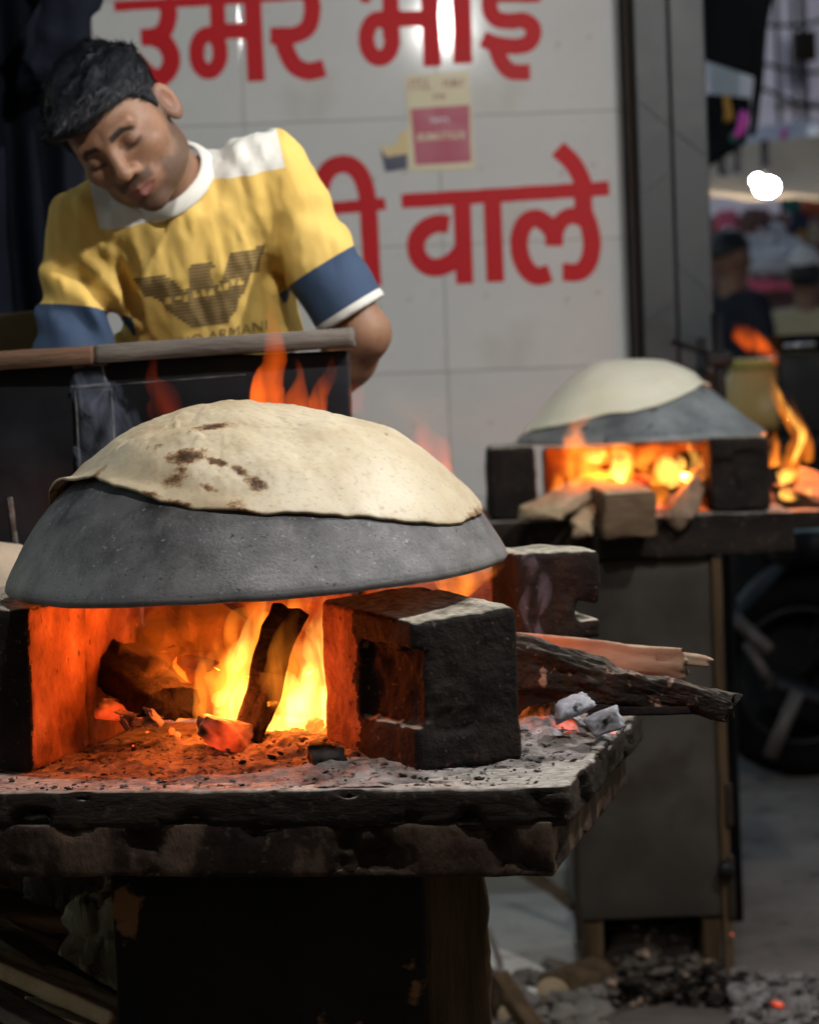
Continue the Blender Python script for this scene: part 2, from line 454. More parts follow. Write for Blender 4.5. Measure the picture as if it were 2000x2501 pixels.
mat['charred'] = PM('charred_black_wood', [(.004, .004, .004), (.011, .010, .010), (.025, .023, .023)], 18, 8, (.45, .9), .9, 60, stretch=(1, 1, 1), bdist=.006, spec=0.1)
mat['darklog'] = PM('scorched_brown_wood', [(.010, .006, .004), (.03, .016, .010), (.06, .034, .02)], 12, 8, (.7, .95), .8, 60, spec=.1)
mat['cutwood'] = PM('fresh_cut_wood', [(.16, .10, .066), (.28, .19, .13), (.38, .275, .195)], 9, 8, (.65, .85), .4, 50, stretch=(.35, 2.2, 2.2), bdist=.003)
mat['cutwood2'] = PM('pale_firewood', [(.30, .205, .12), (.47, .345, .215), (.56, .43, .29)], 8, 8, (.65, .85), .4, 50, stretch=(2, .4, 2), bdist=.003)
mat['endgrain'] = PM('brown_end_grain', [(.05, .028, .015), (.10, .06, .033), (.16, .10, .058)], 12, 8, (.7, .9), .5, 60, stretch=(.6, 1, 3), bdist=.003)
mat['greywood'] = PM('weathered_grey_wood', [(.06, .05, .042), (.13, .11, .095), (.20, .175, .15)], 7, 9, (.7, .95), .6, 50, stretch=(.4, 2, 2))
mat['brownedge'] = PM('brown_plank_edge', [(.05, .025, .014), (.13, .065, .035), (.19, .10, .055)], 8, 9, (.6, .9), .6, 50, stretch=(.35, 2, 3))
mat['ash'] = PM('wood_ash', [(.06, .052, .048), (.20, .175, .165), (.34, .31, .30)], 26, 10, (.9, 1), 1.0, 120, speck=((.025, .022, .022), 70, .60, .67), bdist=.006, spec=0.1)
mat['ashflake'] = PM('white_ash_flake', [(.12, .125, .15), (.30, .30, .34), (.46, .46, .49)], 40, 8, (.9, 1), .8, 90, speck=((.02, .02, .025), 30, .60, .66), bdist=.004)
mat['coal'] = PM('black_charcoal', [(.010, .009, .009), (.03, .027, .025), (.07, .06, .055)], 30, 8, (.5, .9), .9, 80, bdist=.004, spec=0.1)
mat['ember'] = ember_mat('glowing_ember', 2.2)
mat['ember_dim'] = ember_mat('dim_ember', .9, glow_lo=.44, glow_hi=.66, gcol=(1, .07, .01))
mat['ember_ash'] = ember_mat('ash_with_embers', .8, ash=(.36, .34, .36), glow_lo=.60, glow_hi=.70)
mat['dough2'] = PM('raw_flatbread', [(.76, .69, .53), (.84, .79, .65)], 9, 8, (.5, .7), .4, 40, sub=.15, bdist=.004)
mat['skin'] = PM('brown_skin', [(.86, .86, .86), (1, 1, 1)], 60, 6, (.5, .65), .12, 160, sub=.12, spec=.45, vcol='tint', bdist=.001)
mat['hair'] = PM('black_hair', [(.004, .005, .008), (.012, .014, .020)], 60, 6, (.32, .5), .9, 130, stretch=(1, 1, .3), spec=0.3, bdist=.006)
mat['yellow'] = PM('yellow_jersey', [(.71, .46, .11), (.77, .53, .155)], 10, 6, (.75, .9), .25, 300, bdist=.001)
mat['white_cloth'] = PM('white_jersey', [(.66, .65, .60), (.74, .73, .68)], 10, 6, (.75, .9), .25, 300, bdist=.001)
mat['navy'] = PM('navy_jersey', [(.030, .056, .115), (.046, .078, .145)], 10, 6, (.7, .9), .25, 300, bdist=.001)
mat['print'] = PM('faded_brown_print', [(.17, .115, .05), (.22, .15, .07)], 40, 5, (.7, .9), .1)
mat['trouser'] = PM('dark_trousers', [(.02, .022, .03), (.035, .038, .05)], 10, spec=0.1)
mat['curtain'] = PM('dark_navy_cloth', [(.002, .003, .006), (.005, .007, .013), (.009, .012, .020)], 3, 6, (.7, .95), .2, 60, spec=0.1)
mat['greenpost'] = PM('dark_green_brown_post', [(.020, .022, .014), (.05, .045, .033), (.075, .065, .05)], 7, 7, (.6, .9), .3, spec=0.1)
mat['ochre_board'] = PM('dull_ochre_board', [(.085, .060, .022), (.13, .092, .038)], 4)
mat['cream'] = PM('cream_paper', [(.52, .47, .31), (.60, .55, .38)], 20, 5, (.3, .5), .05)
mat['maroon'] = PM('maroon_print', [(.30, .012, .055), (.34, .02, .07)], 20, 5, (.25, .45), .03)
mat['maroon2'] = PM('faded_maroon_print', [(.26, .10, .08), (.32, .14, .11)], 20, 5, (.3, .5), .03)
mat['navy_print'] = PM('navy_print', [(.018, .022, .06), (.03, .035, .085)], 20, 5, (.3, .5), .03)
mat['yellow_paper'] = PM('torn_yellow_paper', [(.55, .42, .20), (.62, .50, .28)], 20, 5, (.4, .6), .1)
mat['black_cloth'] = PM('black_tarpaulin', [(.004, .004, .005), (.010, .010, .012)], 5, 6, (.6, .9), .3, spec=0.1)
mat['whitepanel'] = PM('white_hanging_sheet', [(.60, .60, .68), (.72, .72, .78)], 3, 6, (.5, .8), .1)
mat['plaster'] = PM('lavender_plaster', [(.56, .51, .58), (.70, .64, .69)], 1.2, 8, (.7, .95), .2, 20)
mat['plaster2'] = PM('grey_plaster', [(.30, .29, .34), (.42, .40, .45)], 1.2, 8, (.7, .95), .2, 20)
mat['tanawning'] = PM('tan_awning', [(.26, .19, .13), (.36, .28, .20)], 2, 6, (.7, .95), .15, 20)
mat['glass'] = PM('dark_window_glass', [(.03, .03, .04), (.06, .06, .075)], 3, 4, (.08, .2), .02)
mat['pinkcloth'] = PM('pink_cloth', [(.55, .07, .14), (.68, .13, .21)], 8, 5)
mat['whitegoods'] = PM('white_goods', [(.50, .47, .52), (.68, .65, .69)], 14, 5)
mat['browncloth'] = PM('maroon_brown_cloth', [(.12, .05, .045), (.20, .10, .09)], 8, 5)
mat['redcloth'] = PM('orange_red_cloth', [(.42, .07, .03), (.52, .11, .05)], 8, 5)
mat['magenta'] = PM('magenta_ribbon', [(.50, .04, .34), (.62, .08, .44)], 8, 5)
mat['orange'] = PM('dull_orange_tassel', [(.30, .14, .02), (.38, .19, .03)], 8, 5)
mat['teal'] = PM('dark_teal_cloth', [(.01, .07, .07), (.02, .11, .10)], 8, 5)
mat['khaki'] = PM('khaki_shirt', [(.30, .26, .17), (.37, .32, .215)], 6, 5, (.8, .95))
mat['whitecap'] = PM('white_knit_cap', [(.45, .44, .46), (.56, .55, .57)], 30, 5, (.8, .95))
mat['darkshirt'] = PM('black_shirt', [(.008, .010, .016), (.018, .02, .03)], 6, 5, (.8, .95), spec=0.1)
mat['skin_far'] = PM('brown_skin_far', [(.13, .065, .045), (.18, .095, .065)], 20, 4, (.5, .7), .1)
mat['pot'] = PM('ochre_painted_pot', [(.40, .26, .085), (.50, .34, .13)], 4, 6, (.35, .55), .1, 40)
mat['pot_rim'] = PM('yellow_green_pot_rim', [(.34, .30, .06), (.42, .37, .10)], 10, 5, (.4, .6), .1)
mat['dark_bike'] = PM('black_bike_metal', [(.004, .004, .005), (.010, .010, .012)], 6, 5, (.35, .6), .05, metal=.1, spec=.2)
mat['chrome'] = PM('dull_chrome', [(.42, .38, .38), (.6, .56, .55)], 10, 5, (.2, .4), .05, metal=.9)
mat['rubber'] = PM('tyre_rubber', [(.003, .003, .003), (.006, .006, .006)], 20, 5, (.8, .95), .3, spec=.05)
mat['bike_grey'] = PM('grey_pink_metal', [(.05, .040, .037), (.08, .064, .06)], 10, 5, (.4, .6), .05)
mat['plasticbag'] = PM('crumpled_pale_wrapper', [(.26, .25, .17), (.44, .43, .32)], 12, 6, (.25, .45), .4, 30)
mat['purplebag'] = PM('grey_purple_sack', [(.07, .06, .075), (.13, .115, .13)], 10, 6, (.5, .8), .4, 30)
mat['sack'] = PM('beige_flour_sack', [(.36, .29, .21), (.44, .36, .27)], 12, 6, (.8, .95), .3, 80)
mat['rubber_cable'] = PM('black_cable', [(.01, .01, .01), (.02, .02, .02)], 10)
mat['greenbag'] = PM('blue_grey_rag', [(.10, .16, .20), (.16, .23, .27)], 10)
mat['spark'] = emit('orange_spark', (1, .22, .03), 6)

# ================================================================== SETTING
def grid(x0, x1, y0, y1, nx, ny, zf):
    X, Y = np.meshgrid(np.linspace(x0, x1, nx + 1), np.linspace(y0, y1, ny + 1), indexing='ij')
    P = np.stack([X, Y, np.zeros_like(X)], -1).reshape(-1, 3); P[:, 2] = zf(P)
    idx = np.arange((nx + 1) * (ny + 1)).reshape(nx + 1, ny + 1)
    Fc = np.stack([idx[:-1, :-1], idx[1:, :-1], idx[1:, 1:], idx[:-1, 1:]], -1).reshape(-1, 4)
    return P, Fc

g0 = joinm([grid(-4, 4, -1, 14, 80, 150, lambda P: .004 * fbm(P, 3, 3, 4)),])
obj('ground', *joinm([grid(-120, 120, -60, 160, 4, 4, lambda P: np.full(len(P), -.03))]), mat['road'], kind='structure')
obj('road', *g0, mat['road'], kind='structure')
WY = 6.80                                   # front face of the tiled wall
pv = rbox((4.2, 1.08, .06), (30, 12, 2), .008, .002, 9, 5)
obj('pavement', xf(pv[0], (-1.76, 6.26, 0.0)), pv[1], mat['concrete'], kind='structure')
pf = rbox((1.8, .9, .30), (10, 8, 4), .01, .003, 9, 6)
obj('shop_platform', xf(pf[0], (-1.0, 4.75, .15)), pf[1], mat['concrete'], kind='structure')

oh = rbox((16, 3, 7), (2, 2, 2), .02)
obj('opposite_house', xf(oh[0], (-1.5, -4.2, 3.5)), oh[1], PM('grimy_house_front', [(.10, .09, .085), (.16, .145, .135)], 1.5), smooth=False, label='grimy house front across the lane, behind the viewer', cat='building')
def shade_roof_fn(P, N):
    P[:, 2] += .05 * np.sin(P[:, 0] * 3.1) * np.cos(P[:, 1] * 1.3) + .03 * fbm(P, 2, 5, 3); return P
rf = rbox((5.0, 5.9, .02), (30, 30, 1), .004, 0, 1, 0, shade_roof_fn)  # added sheet out of view, keeps sky light off the stoves
obj('added_shade_roof', xf(rf[0], (-1.1, 3.75, 3.80), rx=-.03), rf[1], PM('added_shade_grey', [(.06, .062, .07), (.10, .10, .11)], 2), label='unseen grey sheet added over the stoves to block the sky', cat='tarpaulin')

# ---- tiled shop wall with red lettering
wl = W(1505, 0, WY); wr = W(1545, 880, WY)
xr = (wl[0] + wr[0]) / 2
wall = empty('tiled_wall', (xr - 1.2, WY, 0), 'white glazed tile shop wall with red painted lettering', 'wall')
core = rbox((2.9, .20, 3.6), (2, 2, 2), .01)
obj('wall_core', xf(core[0], (xr - 1.45, WY + .1022, 1.8)), core[1], mat['grout'], wall)
tw, th = .457, .3005
x_joint = W(1085, 700, WY)[0]; z_joint = W(1200, 592, WY)[2]
tile = rbox((tw - .0026, .012, th - .0026), (2, 1, 2), .0012)
tile_me = None
xs = []
x = x_joint
while x < xr: x += tw
x0 = x - tw
for i in range(-1, 6):
    xa = x0 - i * tw; xb = xa + tw
    if i == -1: continue
    for k in range(-5, 7):
        za = z_joint + k * th; zb = za + th
        if zb > 3.55 or za < -.02: continue
        xb2 = min(xb, xr)
        if xb2 - xa < tw - .01:
            t2 = rbox((xb2 - xa - .0026, .012, th - .0026), (2, 1, 2), .0012)
            obj('tile', xf(t2[0], ((xa + xb2) / 2, WY + .006, (za + zb) / 2)), t2[1], mat['tile'], wall, loc=((xa + xb2) / 2, WY + .006, (za + zb) / 2), smooth=False)
        else:
            if tile_me is None:
                o = obj('tile', xf(tile[0], ((xa + xb) / 2, WY + .006, (za + zb) / 2)), tile[1], mat['tile'], wall, loc=((xa + xb) / 2, WY + .006, (za + zb) / 2), smooth=False); tile_me = o.data
            else:
                o = bpy.data.objects.new('tile', tile_me); COL.objects.link(o); o.parent = wall
                o.matrix_parent_inverse = wmat(wall).inverted(); o.location = ((xa + xb) / 2, WY + .006, (za + zb) / 2)
            o.rotation_euler = (random.uniform(-.0015, .0015), 0, random.uniform(-.0015, .0015))

def stroke_sdf(P2, pts, w):
    d = np.full(P2.shape[:-1], 9e9)
    pts = np.asarray(pts, float)
    al = np.concatenate([[0], np.cumsum(np.linalg.norm(np.diff(pts, axis=0), axis=1))])
    for i in range(len(pts) - 1):
        a, b = pts[i], pts[i + 1]
        L = np.linalg.norm(b - a); t = (b - a) / L; n = np.array([-t[1], t[0]])
        q = P2 - (a + b) / 2
        dx = np.abs(q @ t) - L / 2; dy = np.abs(q @ n) - w / 2
        bd = np.minimum(np.maximum(dx, dy), 0) + np.sqrt(np.maximum(dx, 0) ** 2 + np.maximum(dy, 0) ** 2)
        d = np.minimum(d, bd)
        if min(al[i], al[-1] - al[i]) > w * .5: d = np.minimum(d, np.linalg.norm(P2 - a, axis=-1) - w / 2)
    return d

def sm2(pts, n=26):
    return smooth_path(np.asarray(pts, float), n)

_gy = [0]
def glyph(strokes, name='letter'):
    """strokes: list of (points in photo px, width px) traced on the wall plane"""
    S = []
    for pts, w in strokes:
        q = np.array([W(p[0], p[1], WY) for p in pts])[:, [0, 2]]
        S.append((q, w * WY / F))
    allp = np.concatenate([s[0] for s in S]); mw = max(s[1] for s in S)
    lo = allp.min(0) - mw; hi = allp.max(0) + mw
    t = .0006; _gy[0] += 1; yc = WY - .0002 - .00012 * _gy[0]
    def fn(G):
        d = np.full(G.shape[:-1], 9e9)
        for q, w in S: d = np.minimum(d, stroke_sdf(G[..., ::2], q, w))
        return np.maximum(d - .0008, np.abs(G[..., 1] - yc) - t)
    V, Fc = surfnet(fn, (lo[0], yc - .0021, lo[1]), (hi[0], yc + .0021, hi[1]), (.0022, .0005, .0022))
    return obj(name, V, Fc, mat['red'], wall, smooth=False)

zA = lambda pts: [(250 + x / 2.873, y / 2.873) for x, y in pts]
zB = lambda pts: [(800 + x / 2.873, y / 2.873) for x, y in pts]
zC = lambda pts: [(750 + x / 2.155, 320 + y / 2.155) for x, y in pts]
ell = lambda cx, cy, rx, ry: [(cx + rx * math.cos(a), cy + ry * math.sin(a)) for a in np.linspace(0, 2 * math.pi + .25, 26)]
glyph([(zA([(85, 42), (1500, -46)]), 23)])
glyph([(zA(sm2([(430, -10), (462, 60), (462, 130), (430, 215), (360, 252), (272, 262)])), 41),
       (zA(sm2([(370, 262), (440, 300), (484, 390), (478, 460), (435, 528), (375, 545), (300, 500), (205, 400)])), 43)])
glyph([(zA([(803, -40), (815, 230), (818, 300)]), 38), (zA(ell(744, 368, 84, 132)), 36.5), (zA([(820, 212), (1050, 218)]), 36), (zA([(1050, -60), (1080, 568)]), 42)])
glyph([(zA(sm2([(1455, -60), (1474, 60), (1445, 185), (1360, 240), (1260, 247), (1178, 248)])), 40),
       (zA(sm2([(1255, 235), (1290, 350), (1345, 452), (1430, 497), (1490, 492), (1558, 474)])), 42)])
glyph([(zB([(232, -12), (300, -6)]), 16), (zB([(441, -60), (446, 270)]), 40), (zB(ell(364, 268, 92, 138)), 38), (zB([(450, 130), (730, 126)]), 38), (zB([(715, -60), (736, 462)]), 42)])
glyph([(zB([(935, -60), (950, 440)]), 46)])
glyph([(zB([(1120, -16), (1492, -16)]), 19), (zB(sm2([(1138, -40), (1142, 70), (1190, 132), (1290, 145), (1375, 140), (1438, 185), (1440, 255), (1395, 308), (1300, 322), (1180, 306), (1088, 270)], 40)), 38),
       (zB(sm2([(1170, 300), (1215, 420), (1275, 492), (1340, 504), (1420, 502)])), 38)])
glyph([(zC([(345, 815), (322, 385)]), 42), (zC(sm2([(322, 400), (312, 315), (282, 230), (232, 180), (180, 172), (125, 192), (88, 240), (70, 300)])), 42), (zC([(60, 412), (412, 381)]), 29)])
glyph([(zC([(498, 368), (1588, 300)]), 34)])
glyph([(zC([(814, 340), (830, 802)]), 42), (zC(sm2([(746, 490), (690, 485), (628, 507), (582, 560), (573, 620), (598, 680), (650, 715), (710, 712), (770, 680), (815, 630)], 40)), 43)])
glyph([(zC([(974, 340), (991, 792)]), 43)])
glyph([(zC(sm2([(1278, 746), (1215, 764), (1160, 730), (1122, 650), (1117, 560), (1150, 480), (1208, 458), (1262, 490), (1297, 540), (1300, 602)], 46)), 43),
       (zC(sm2([(1300, 560), (1330, 482), (1385, 444), (1440, 455)])), 38),
       (zC(sm2([(1453, 330), (1456, 420), (1484, 500), (1499, 590), (1484, 680), (1436, 738), (1345, 742)], 40)), 43)])
glyph([(zC(sm2([(1470, 345), (1445, 255), (1398, 168), (1320, 92)])), 42)])

# small posters stuck on the tiles (each a sheet with printed fields)
def sheet(pts, y, t=.0008):
    q = np.array([W(p[0], p[1], WY) for p in pts]); n = len(q)
    A = q.copy(); A[:, 1] = y; B = q.copy(); B[:, 1] = y + t
    V = np.concatenate([A, B]); Fc = [tuple(range(n))[::-1], tuple(range(n, 2 * n))]
    Fc += [(i, (i + 1) % n, n + (i + 1) % n, n + i) for i in range(n)]
    return V, Fc
zP = lambda pts: [(900 + x / 5.747, 160 + y / 5.747) for x, y in pts]
post = empty('wall_poster', W(1080, 400, WY) - np.array([0, .003, 0]), 'cream paper poster with a maroon printed block, stuck on the tiles', 'poster')
obj('paper', *sheet(zP([(505, 140), (1400, 70), (1445, 560), (1490, 1450), (560, 1480), (545, 560)]), WY - .0032), mat['cream'], post, smooth=False)
obj('printed_block', *sheet(zP([(590, 605), (1415, 545), (1440, 1350), (655, 1395)]), WY - .0042), mat['maroon'], post, smooth=False)
def wordrow(parent, x0, y0, x1, y1, h, n, m, dep, seed):
    rr = random.Random(seed); parts = []
    for i in range(n):
        t = i / n; t2 = (i + .78) / n
        a = (x0 + (x1 - x0) * t, y0 + (y1 - y0) * t); b = (x0 + (x1 - x0) * t2, y0 + (y1 - y0) * t2)
        k = rr.choice([0, 1, 2])
        hh = h * rr.uniform(.85, 1)
        parts.append(sheet(zP([(a[0], a[1] - hh), (a[0] + 22, a[1] - hh), (a[0] + 22, a[1]), (a[0], a[1])]), dep))
        if k != 1: parts.append(sheet(zP([(a[0] + 22, a[1] - hh), (b[0], b[1] - hh), (b[0], b[1] - hh + 22), (a[0] + 22, a[1] - hh + 22)]), dep))
        if k != 0: parts.append(sheet(zP([(a[0] + 22, a[1] - 24), (b[0], b[1] - 24), (b[0], b[1]), (a[0] + 22, a[1])]), dep))
        if k == 2: parts.append(sheet(zP([(b[0] - 20, b[1] - hh + 22), (b[0], b[1] - hh + 22), (b[0], b[1] - 24), (b[0] - 20, b[1] - 24)]), dep))
    obj('printed_line', *joinm(parts), m, parent, smooth=False)
wordrow(post, 570, 350, 880, 320, 170, 4, mat['maroon2'], WY - .0042, 1)
wordrow(post, 1050, 300, 1350, 285, 110, 5, mat['maroon2'], WY - .0042, 2)
wordrow(post, 910, 470, 1080, 460, 70, 3, mat['maroon2'], WY - .0042, 3)
wordrow(post, 870, 800, 1140, 790, 70, 5, mat['whitegoods'], WY - .0052, 4)
wordrow(post, 690, 1050, 1350, 1010, 100, 10, mat['cream'], WY - .0052, 5)
tp = empty('torn_sticker', W(965, 400, WY) - np.array([0, .003, 0]), 'small torn yellow and navy sticker left of the poster', 'sticker')
obj('paper', *sheet(zP([(170, 1100), (250, 1150), (400, 1080), (440, 940), (575, 900), (570, 1260), (220, 1300)]), WY - .0026), mat['yellow_paper'], tp, smooth=False)
obj('printed_band', *sheet(zP([(170, 1170), (250, 1280), (540, 1240), (545, 1440), (240, 1490)]), WY - .0036), mat['navy_print'], tp, smooth=False)

# ---- granite door pillar at the right end of the wall
pil = empty('granite_pillar', (xr + .15, WY - .1, 0), 'dark polished granite pillar with pale veins at the end of the tiled wall', 'pillar')
xp0 = xr + .004; xp1 = W(1552, 400, 6.72)[0]; xp2 = W(1645, 500, 6.66)[0]; xp3 = W(1732, 500, 6.66)[0]
def boxat(x0, x1, y0, y1, z0, z1, n=(2, 2, 8), r=.004, amp=0, freq=10, seed=0, fn=None):
    b = rbox((x1 - x0, y1 - y0, z1 - z0), n, r, amp, freq, seed, fn); return xf(b[0], ((x0 + x1) / 2, (y0 + y1) / 2, (z0 + z1) / 2)), b[1]
obj('door_frame', *boxat(xp0, xp1, 6.70, 6.95, 0, 3.5), mat['frame'], pil, smooth=False)
obj('granite_panel', *boxat(xp1 + .001, xp2 - .001, 6.655, 6.95, 0, 3.5), mat['granite'], pil, smooth=False)
obj('granite_panel', *boxat(xp2 + .001, xp3, 6.64, 6.95, 0, 3.5), mat['granite'], pil, smooth=False)
for (a, b, w, yy) in (((1552, 240), (1640, 310), .006, 6.654), ((1625, 300), (1740, 395), .007, 6.639), ((1640, 415), (1560, 480), .004, 6.654), ((1560, 800), (1650, 730), .006, 6.654), ((1650, 640), (1735, 720), .004, 6.639)):
    A, B = W(*a, yy), W(*b, yy); xa, xb = (xp1, xp2) if yy > 6.65 else (xp2, xp3)
    pts = A + (B - A) * np.linspace(0, 1, 14)[:, None]; pts[:, 2] += .004 * fbm(pts, 30, 4, 3); pts[:, 0] = np.clip(pts[:, 0], xa + .004, xb - .004)
    obj('stone_vein', *sweep(pts, lambda t, w=w: np.array([[-.0005, -w / 2], [.0005, -w / 2], [.0005, w / 2], [-.0005, w / 2]]) if False else circ(w / 2, 6, .0006)[:, ::-1], ref=(0, 1, 0)), mat['vein'], pil, smooth=False)

# ---- dark cloth and post on the left, in front of the wall
cx0, cx1 = W(-260, 400, 5.0)[0], W(205, 400, 5.0)[0]
def cloth_fn(P, N):
    u = P[:, 0]
    P[:, 1] += .03 * np.sin(u * 38) + .015 * np.sin(u * 83 + P[:, 2] * 3) + .01 * fbm(P, 5, 3, 3)
    P[:, 0] += .018 * fbm(P * np.array([0, 0, 1.0]), 3.0, 9, 3) * sstep(-.1, .2, u)
    return P
cb = rbox((cx1 - cx0, .02, 2.6), (70, 2, 70), .004, 0, 1, 0, cloth_fn)
obj('hanging_cloth', xf(cb[0], ((cx0 + cx1) / 2, 5.0, 1.95)), cb[1], mat['curtain'], label='dark navy cloth hanging at the left, behind the man', cat='cloth')
pb = boxat(W(150, 400, 5.6)[0], W(232, 400, 5.6)[0], 5.55, 5.63, 0, 3.1, (3, 3, 40), .01, .006, 8, 12)
obj('wooden_post', *pb, mat['greenpost'], label='dim brown wooden post between the dark cloth and the wall', cat='post')
ob = boxat(W(-60, 800, 4.62)[0], W(100, 800, 4.62)[0], 4.60, 4.64, 1.16, W(50, 762, 4.62)[2], (8, 2, 6), .004, .002, 10, 4)
obj('ochre_board', *ob, mat['ochre_board'], label='dull ochre board leaning at the left edge behind the counter', cat='board')
# dark clump of hanging bags at the upper left
def bag_fn(P, N):
    P = P * (1 + .22 * fbm(P, 14, 8, 3))[:, None]; return P
bb = rbox((.11, .06, .26), (10, 10, 18), .02, .016, 22, 3, bag_fn)
hb = W(150, 40, 4.9); obj('hanging_bag', xf(bb[0], hb, ry=.25), bb[1], mat['curtain'], label='dark bundle hanging at the top left above the man', cat='bag')

# ================================================================== FRONT STOVE
def G(px, py, z):
    """point of the level plane at height z that the photograph shows at (px,py)"""
    d = _f + _r * ((px - 1000.0) / F) + _u * ((1250.5 - py) / F)
    return CAM + d * ((z - CAM[2]) / d[2])

TH = rad(11.3)
EX = np.array([math.cos(TH), -math.sin(TH), 0]); EY = np.array([math.sin(TH), math.cos(TH), 0]); EZ = np.array([0, 0, 1.])
C0 = W(1392, 1925, 3.10); ZS = C0[2]                     # slab corner and top height
def slab_fn(seed, amp, edge):
    def fn(P, N):
        top = N[:, 2] > .6
        d = amp * fbm(P * np.array([.6, 1, 1.6]), 16, seed, 5)
        d = np.where(top, d * .12, d)
        Q = P + N * d[:, None]
        chip = np.maximum(0, fbm(P, 22, seed + 5, 4) - edge) * .03
        side = (np.abs(N[:, 2]) < .8)
        Q -= N * (chip * side)[:, None]
        return Q
    return fn
def slab_at(x0, x1, y0, y1, z0, z1, n, r, fn):
    b = rbox((x1 - x0, y1 - y0, z1 - z0), n, r, 0, 1, 0, fn)
    P = b[0] + np.array([(x0 + x1) / 2, (y0 + y1) / 2, (z0 + z1) / 2])
    return C0 * np.array([1, 1, 0]) + P[:, :1] * EX + P[:, 1:2] * EY + P[:, 2:3] * EZ, b[1]
stove = empty('stone_stove_table', (C0 + EX * -.45 + EY * .3) * np.array([1, 1, 0]), 'soot blackened stone stove table in the foreground on a dark box leg', 'stove table')
obj('upper_slab', *slab_at(-1.10, 0, 0, .68, ZS - .044, ZS, (190, 70, 14), .010, slab_fn(21, .0024, .30)), mat['slab'], stove)
obj('lower_slab', *slab_at(-1.09, -.020, .002, .66, ZS - .098, ZS - .038, (150, 60, 12), .006, slab_fn(33, .0020, .40)), mat['slab2'], stove)
zb = ZS - .0985
lx0, lx1, lx2 = W(270, 2150, 3.33)[0], W(1032, 2150, 3.33)[0], W(1190, 2150, 3.36)[0]
obj('leg_box', *boxat(lx0, lx1, 3.33, 3.68, 0, zb, (10, 6, 20), .006, .002, 12, 3), mat['leg_metal'], stove)
def post_fn(P, N):
    P[:, 0] += .005 * fbm(P * np.array([0, 0, 1.]), 14, 5, 4) * (N[:, 0] > .2); return P
obj('leg_post', *boxat(lx1 - .006, lx2, 3.345, 3.62, 0, zb, (6, 6, 60), .008, .004, 30, 6, post_fn), mat['leg_wood'], stove)

# ---- blocks that carry the griddle
def s_box(P, c, h, r=.0):
    q = np.abs(P - np.asarray(c)) - (np.asarray(h) - r)
    return np.linalg.norm(np.maximum(q, 0), axis=-1) + np.minimum(q.max(-1), 0) - r

def block(name, origin, yaw, size, material, label, cuts=(), seed=0, rough=.0028, h=.003, group=None, r=.008, tilt=0):
    """size (sx,sy,sz); local origin = bottom corner nearest the camera"""
    sx, sy, sz = size
    def fn(P):
        d = s_box(P, (sx / 2, sy / 2, sz / 2), (sx / 2, sy / 2, sz / 2), r)
        n = fbm(P, 26, seed, 4)
        d = d + rough * n + .006 * np.maximum(0, vnoise(P, 34, seed + 6) - .45)
        for c, hh, rr in cuts:
            d = smax(d, -(s_box(P, c, hh, rr) + .004 * fbm(P, 40, seed + 2, 3)), .008)
        return d
    V, Fc = surfnet(fn, (-.015, -.015, -.015), (sx + .015, sy + .015, sz + .015), h)
    V[:, 2] = np.maximum(V[:, 2], 0.0005)
    o = obj(name, V, Fc, material, label=label, cat='brick', group=group)
    o.location = tuple(origin); o.rotation_euler = (0, tilt, yaw)
    return o
B0 = G(1022, 1896, ZS); B1 = G(1278, 1862, ZS)
yw = math.atan2(B1[1] - B0[1], B1[0] - B0[0])
hero = block('fire_brick', B0 + np.array([0, 0, .001]), yw, (.147, .200, .174), mat['soot'], 'large sooty black fire brick with a deep recess at the front right of the fire',
      cuts=[((-.012, .045, .096), (.027, .072, .043), .010), ((.055, -.006, .055), (.03, .009, .012), .005)], seed=3, h=.0022, r=.008, rough=.0022)
for v_ in hero.data.vertices: v_.co.z += (v_.co.y / .2 * .018 + v_.co.x / .147 * .006) * (v_.co.z / .174)
hero.data.materials.append(mat['brick_hot'])
for pl_ in hero.data.polygons:      # lighter brick at the fire end, the firelight put into its colour
    c_ = pl_.center
    if c_.y + .022 * float(fbm(np.array([c_.x, c_.y, c_.z]), 38, 6, 4)) > .128 and c_.x < .05 and pl_.normal.z < .7: pl_.material_index = 1
LB = G(88, 1890, ZS); YL = rad(-12); RL = np.array([math.cos(YL), math.sin(YL), 0]); RLy = np.array([-math.sin(YL), math.cos(YL), 0])
lbk = block('fire_brick', LB - RL * .17 + np.array([0, 0, .001]), YL, (.17, .21, .196), mat['brick_hot'], 'dark fronted fire brick at the left edge, its inner side glowing orange', seed=14, h=.003)
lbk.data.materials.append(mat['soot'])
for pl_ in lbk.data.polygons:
    if pl_.normal.y < -.55 or pl_.normal.z > .6: pl_.material_index = 1  # front and top faces take the darker material
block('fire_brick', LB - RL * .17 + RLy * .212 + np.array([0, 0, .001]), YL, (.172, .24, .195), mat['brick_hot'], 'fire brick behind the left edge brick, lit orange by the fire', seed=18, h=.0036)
RB = W(1262, 1560, 3.72); RB[2] = ZS
block('fire_brick', RB + np.array([.0, .0, .001]), rad(14), (.118, .12, .215), mat['soot'], 'tall notched black brick behind the log at the right of the griddle',
      cuts=[((.12, .02, .135), (.035, .08, .010), .004), ((.12, .02, .085), (.03, .09, .012), .004), ((.125, .02, .045), (.03, .09, .008), .004)], seed=25, h=.003)
BB = W(420, 1600, 3.90)
block('fire_brick', np.array([W(230, 1600, 3.9)[0], 3.87, ZS + .001]), rad(-8), (.36, .05, .19), mat['brick_hot'], 'flat fire brick standing at the back of the front fire', seed=29, h=.0036)
block('fire_brick', np.array([W(900, 1600, 3.86)[0], 3.82, ZS + .001]), rad(10), (.20, .06, .19), mat['brick_hot'], 'fire brick standing behind the flames at the right back of the fire', seed=31, h=.0036)

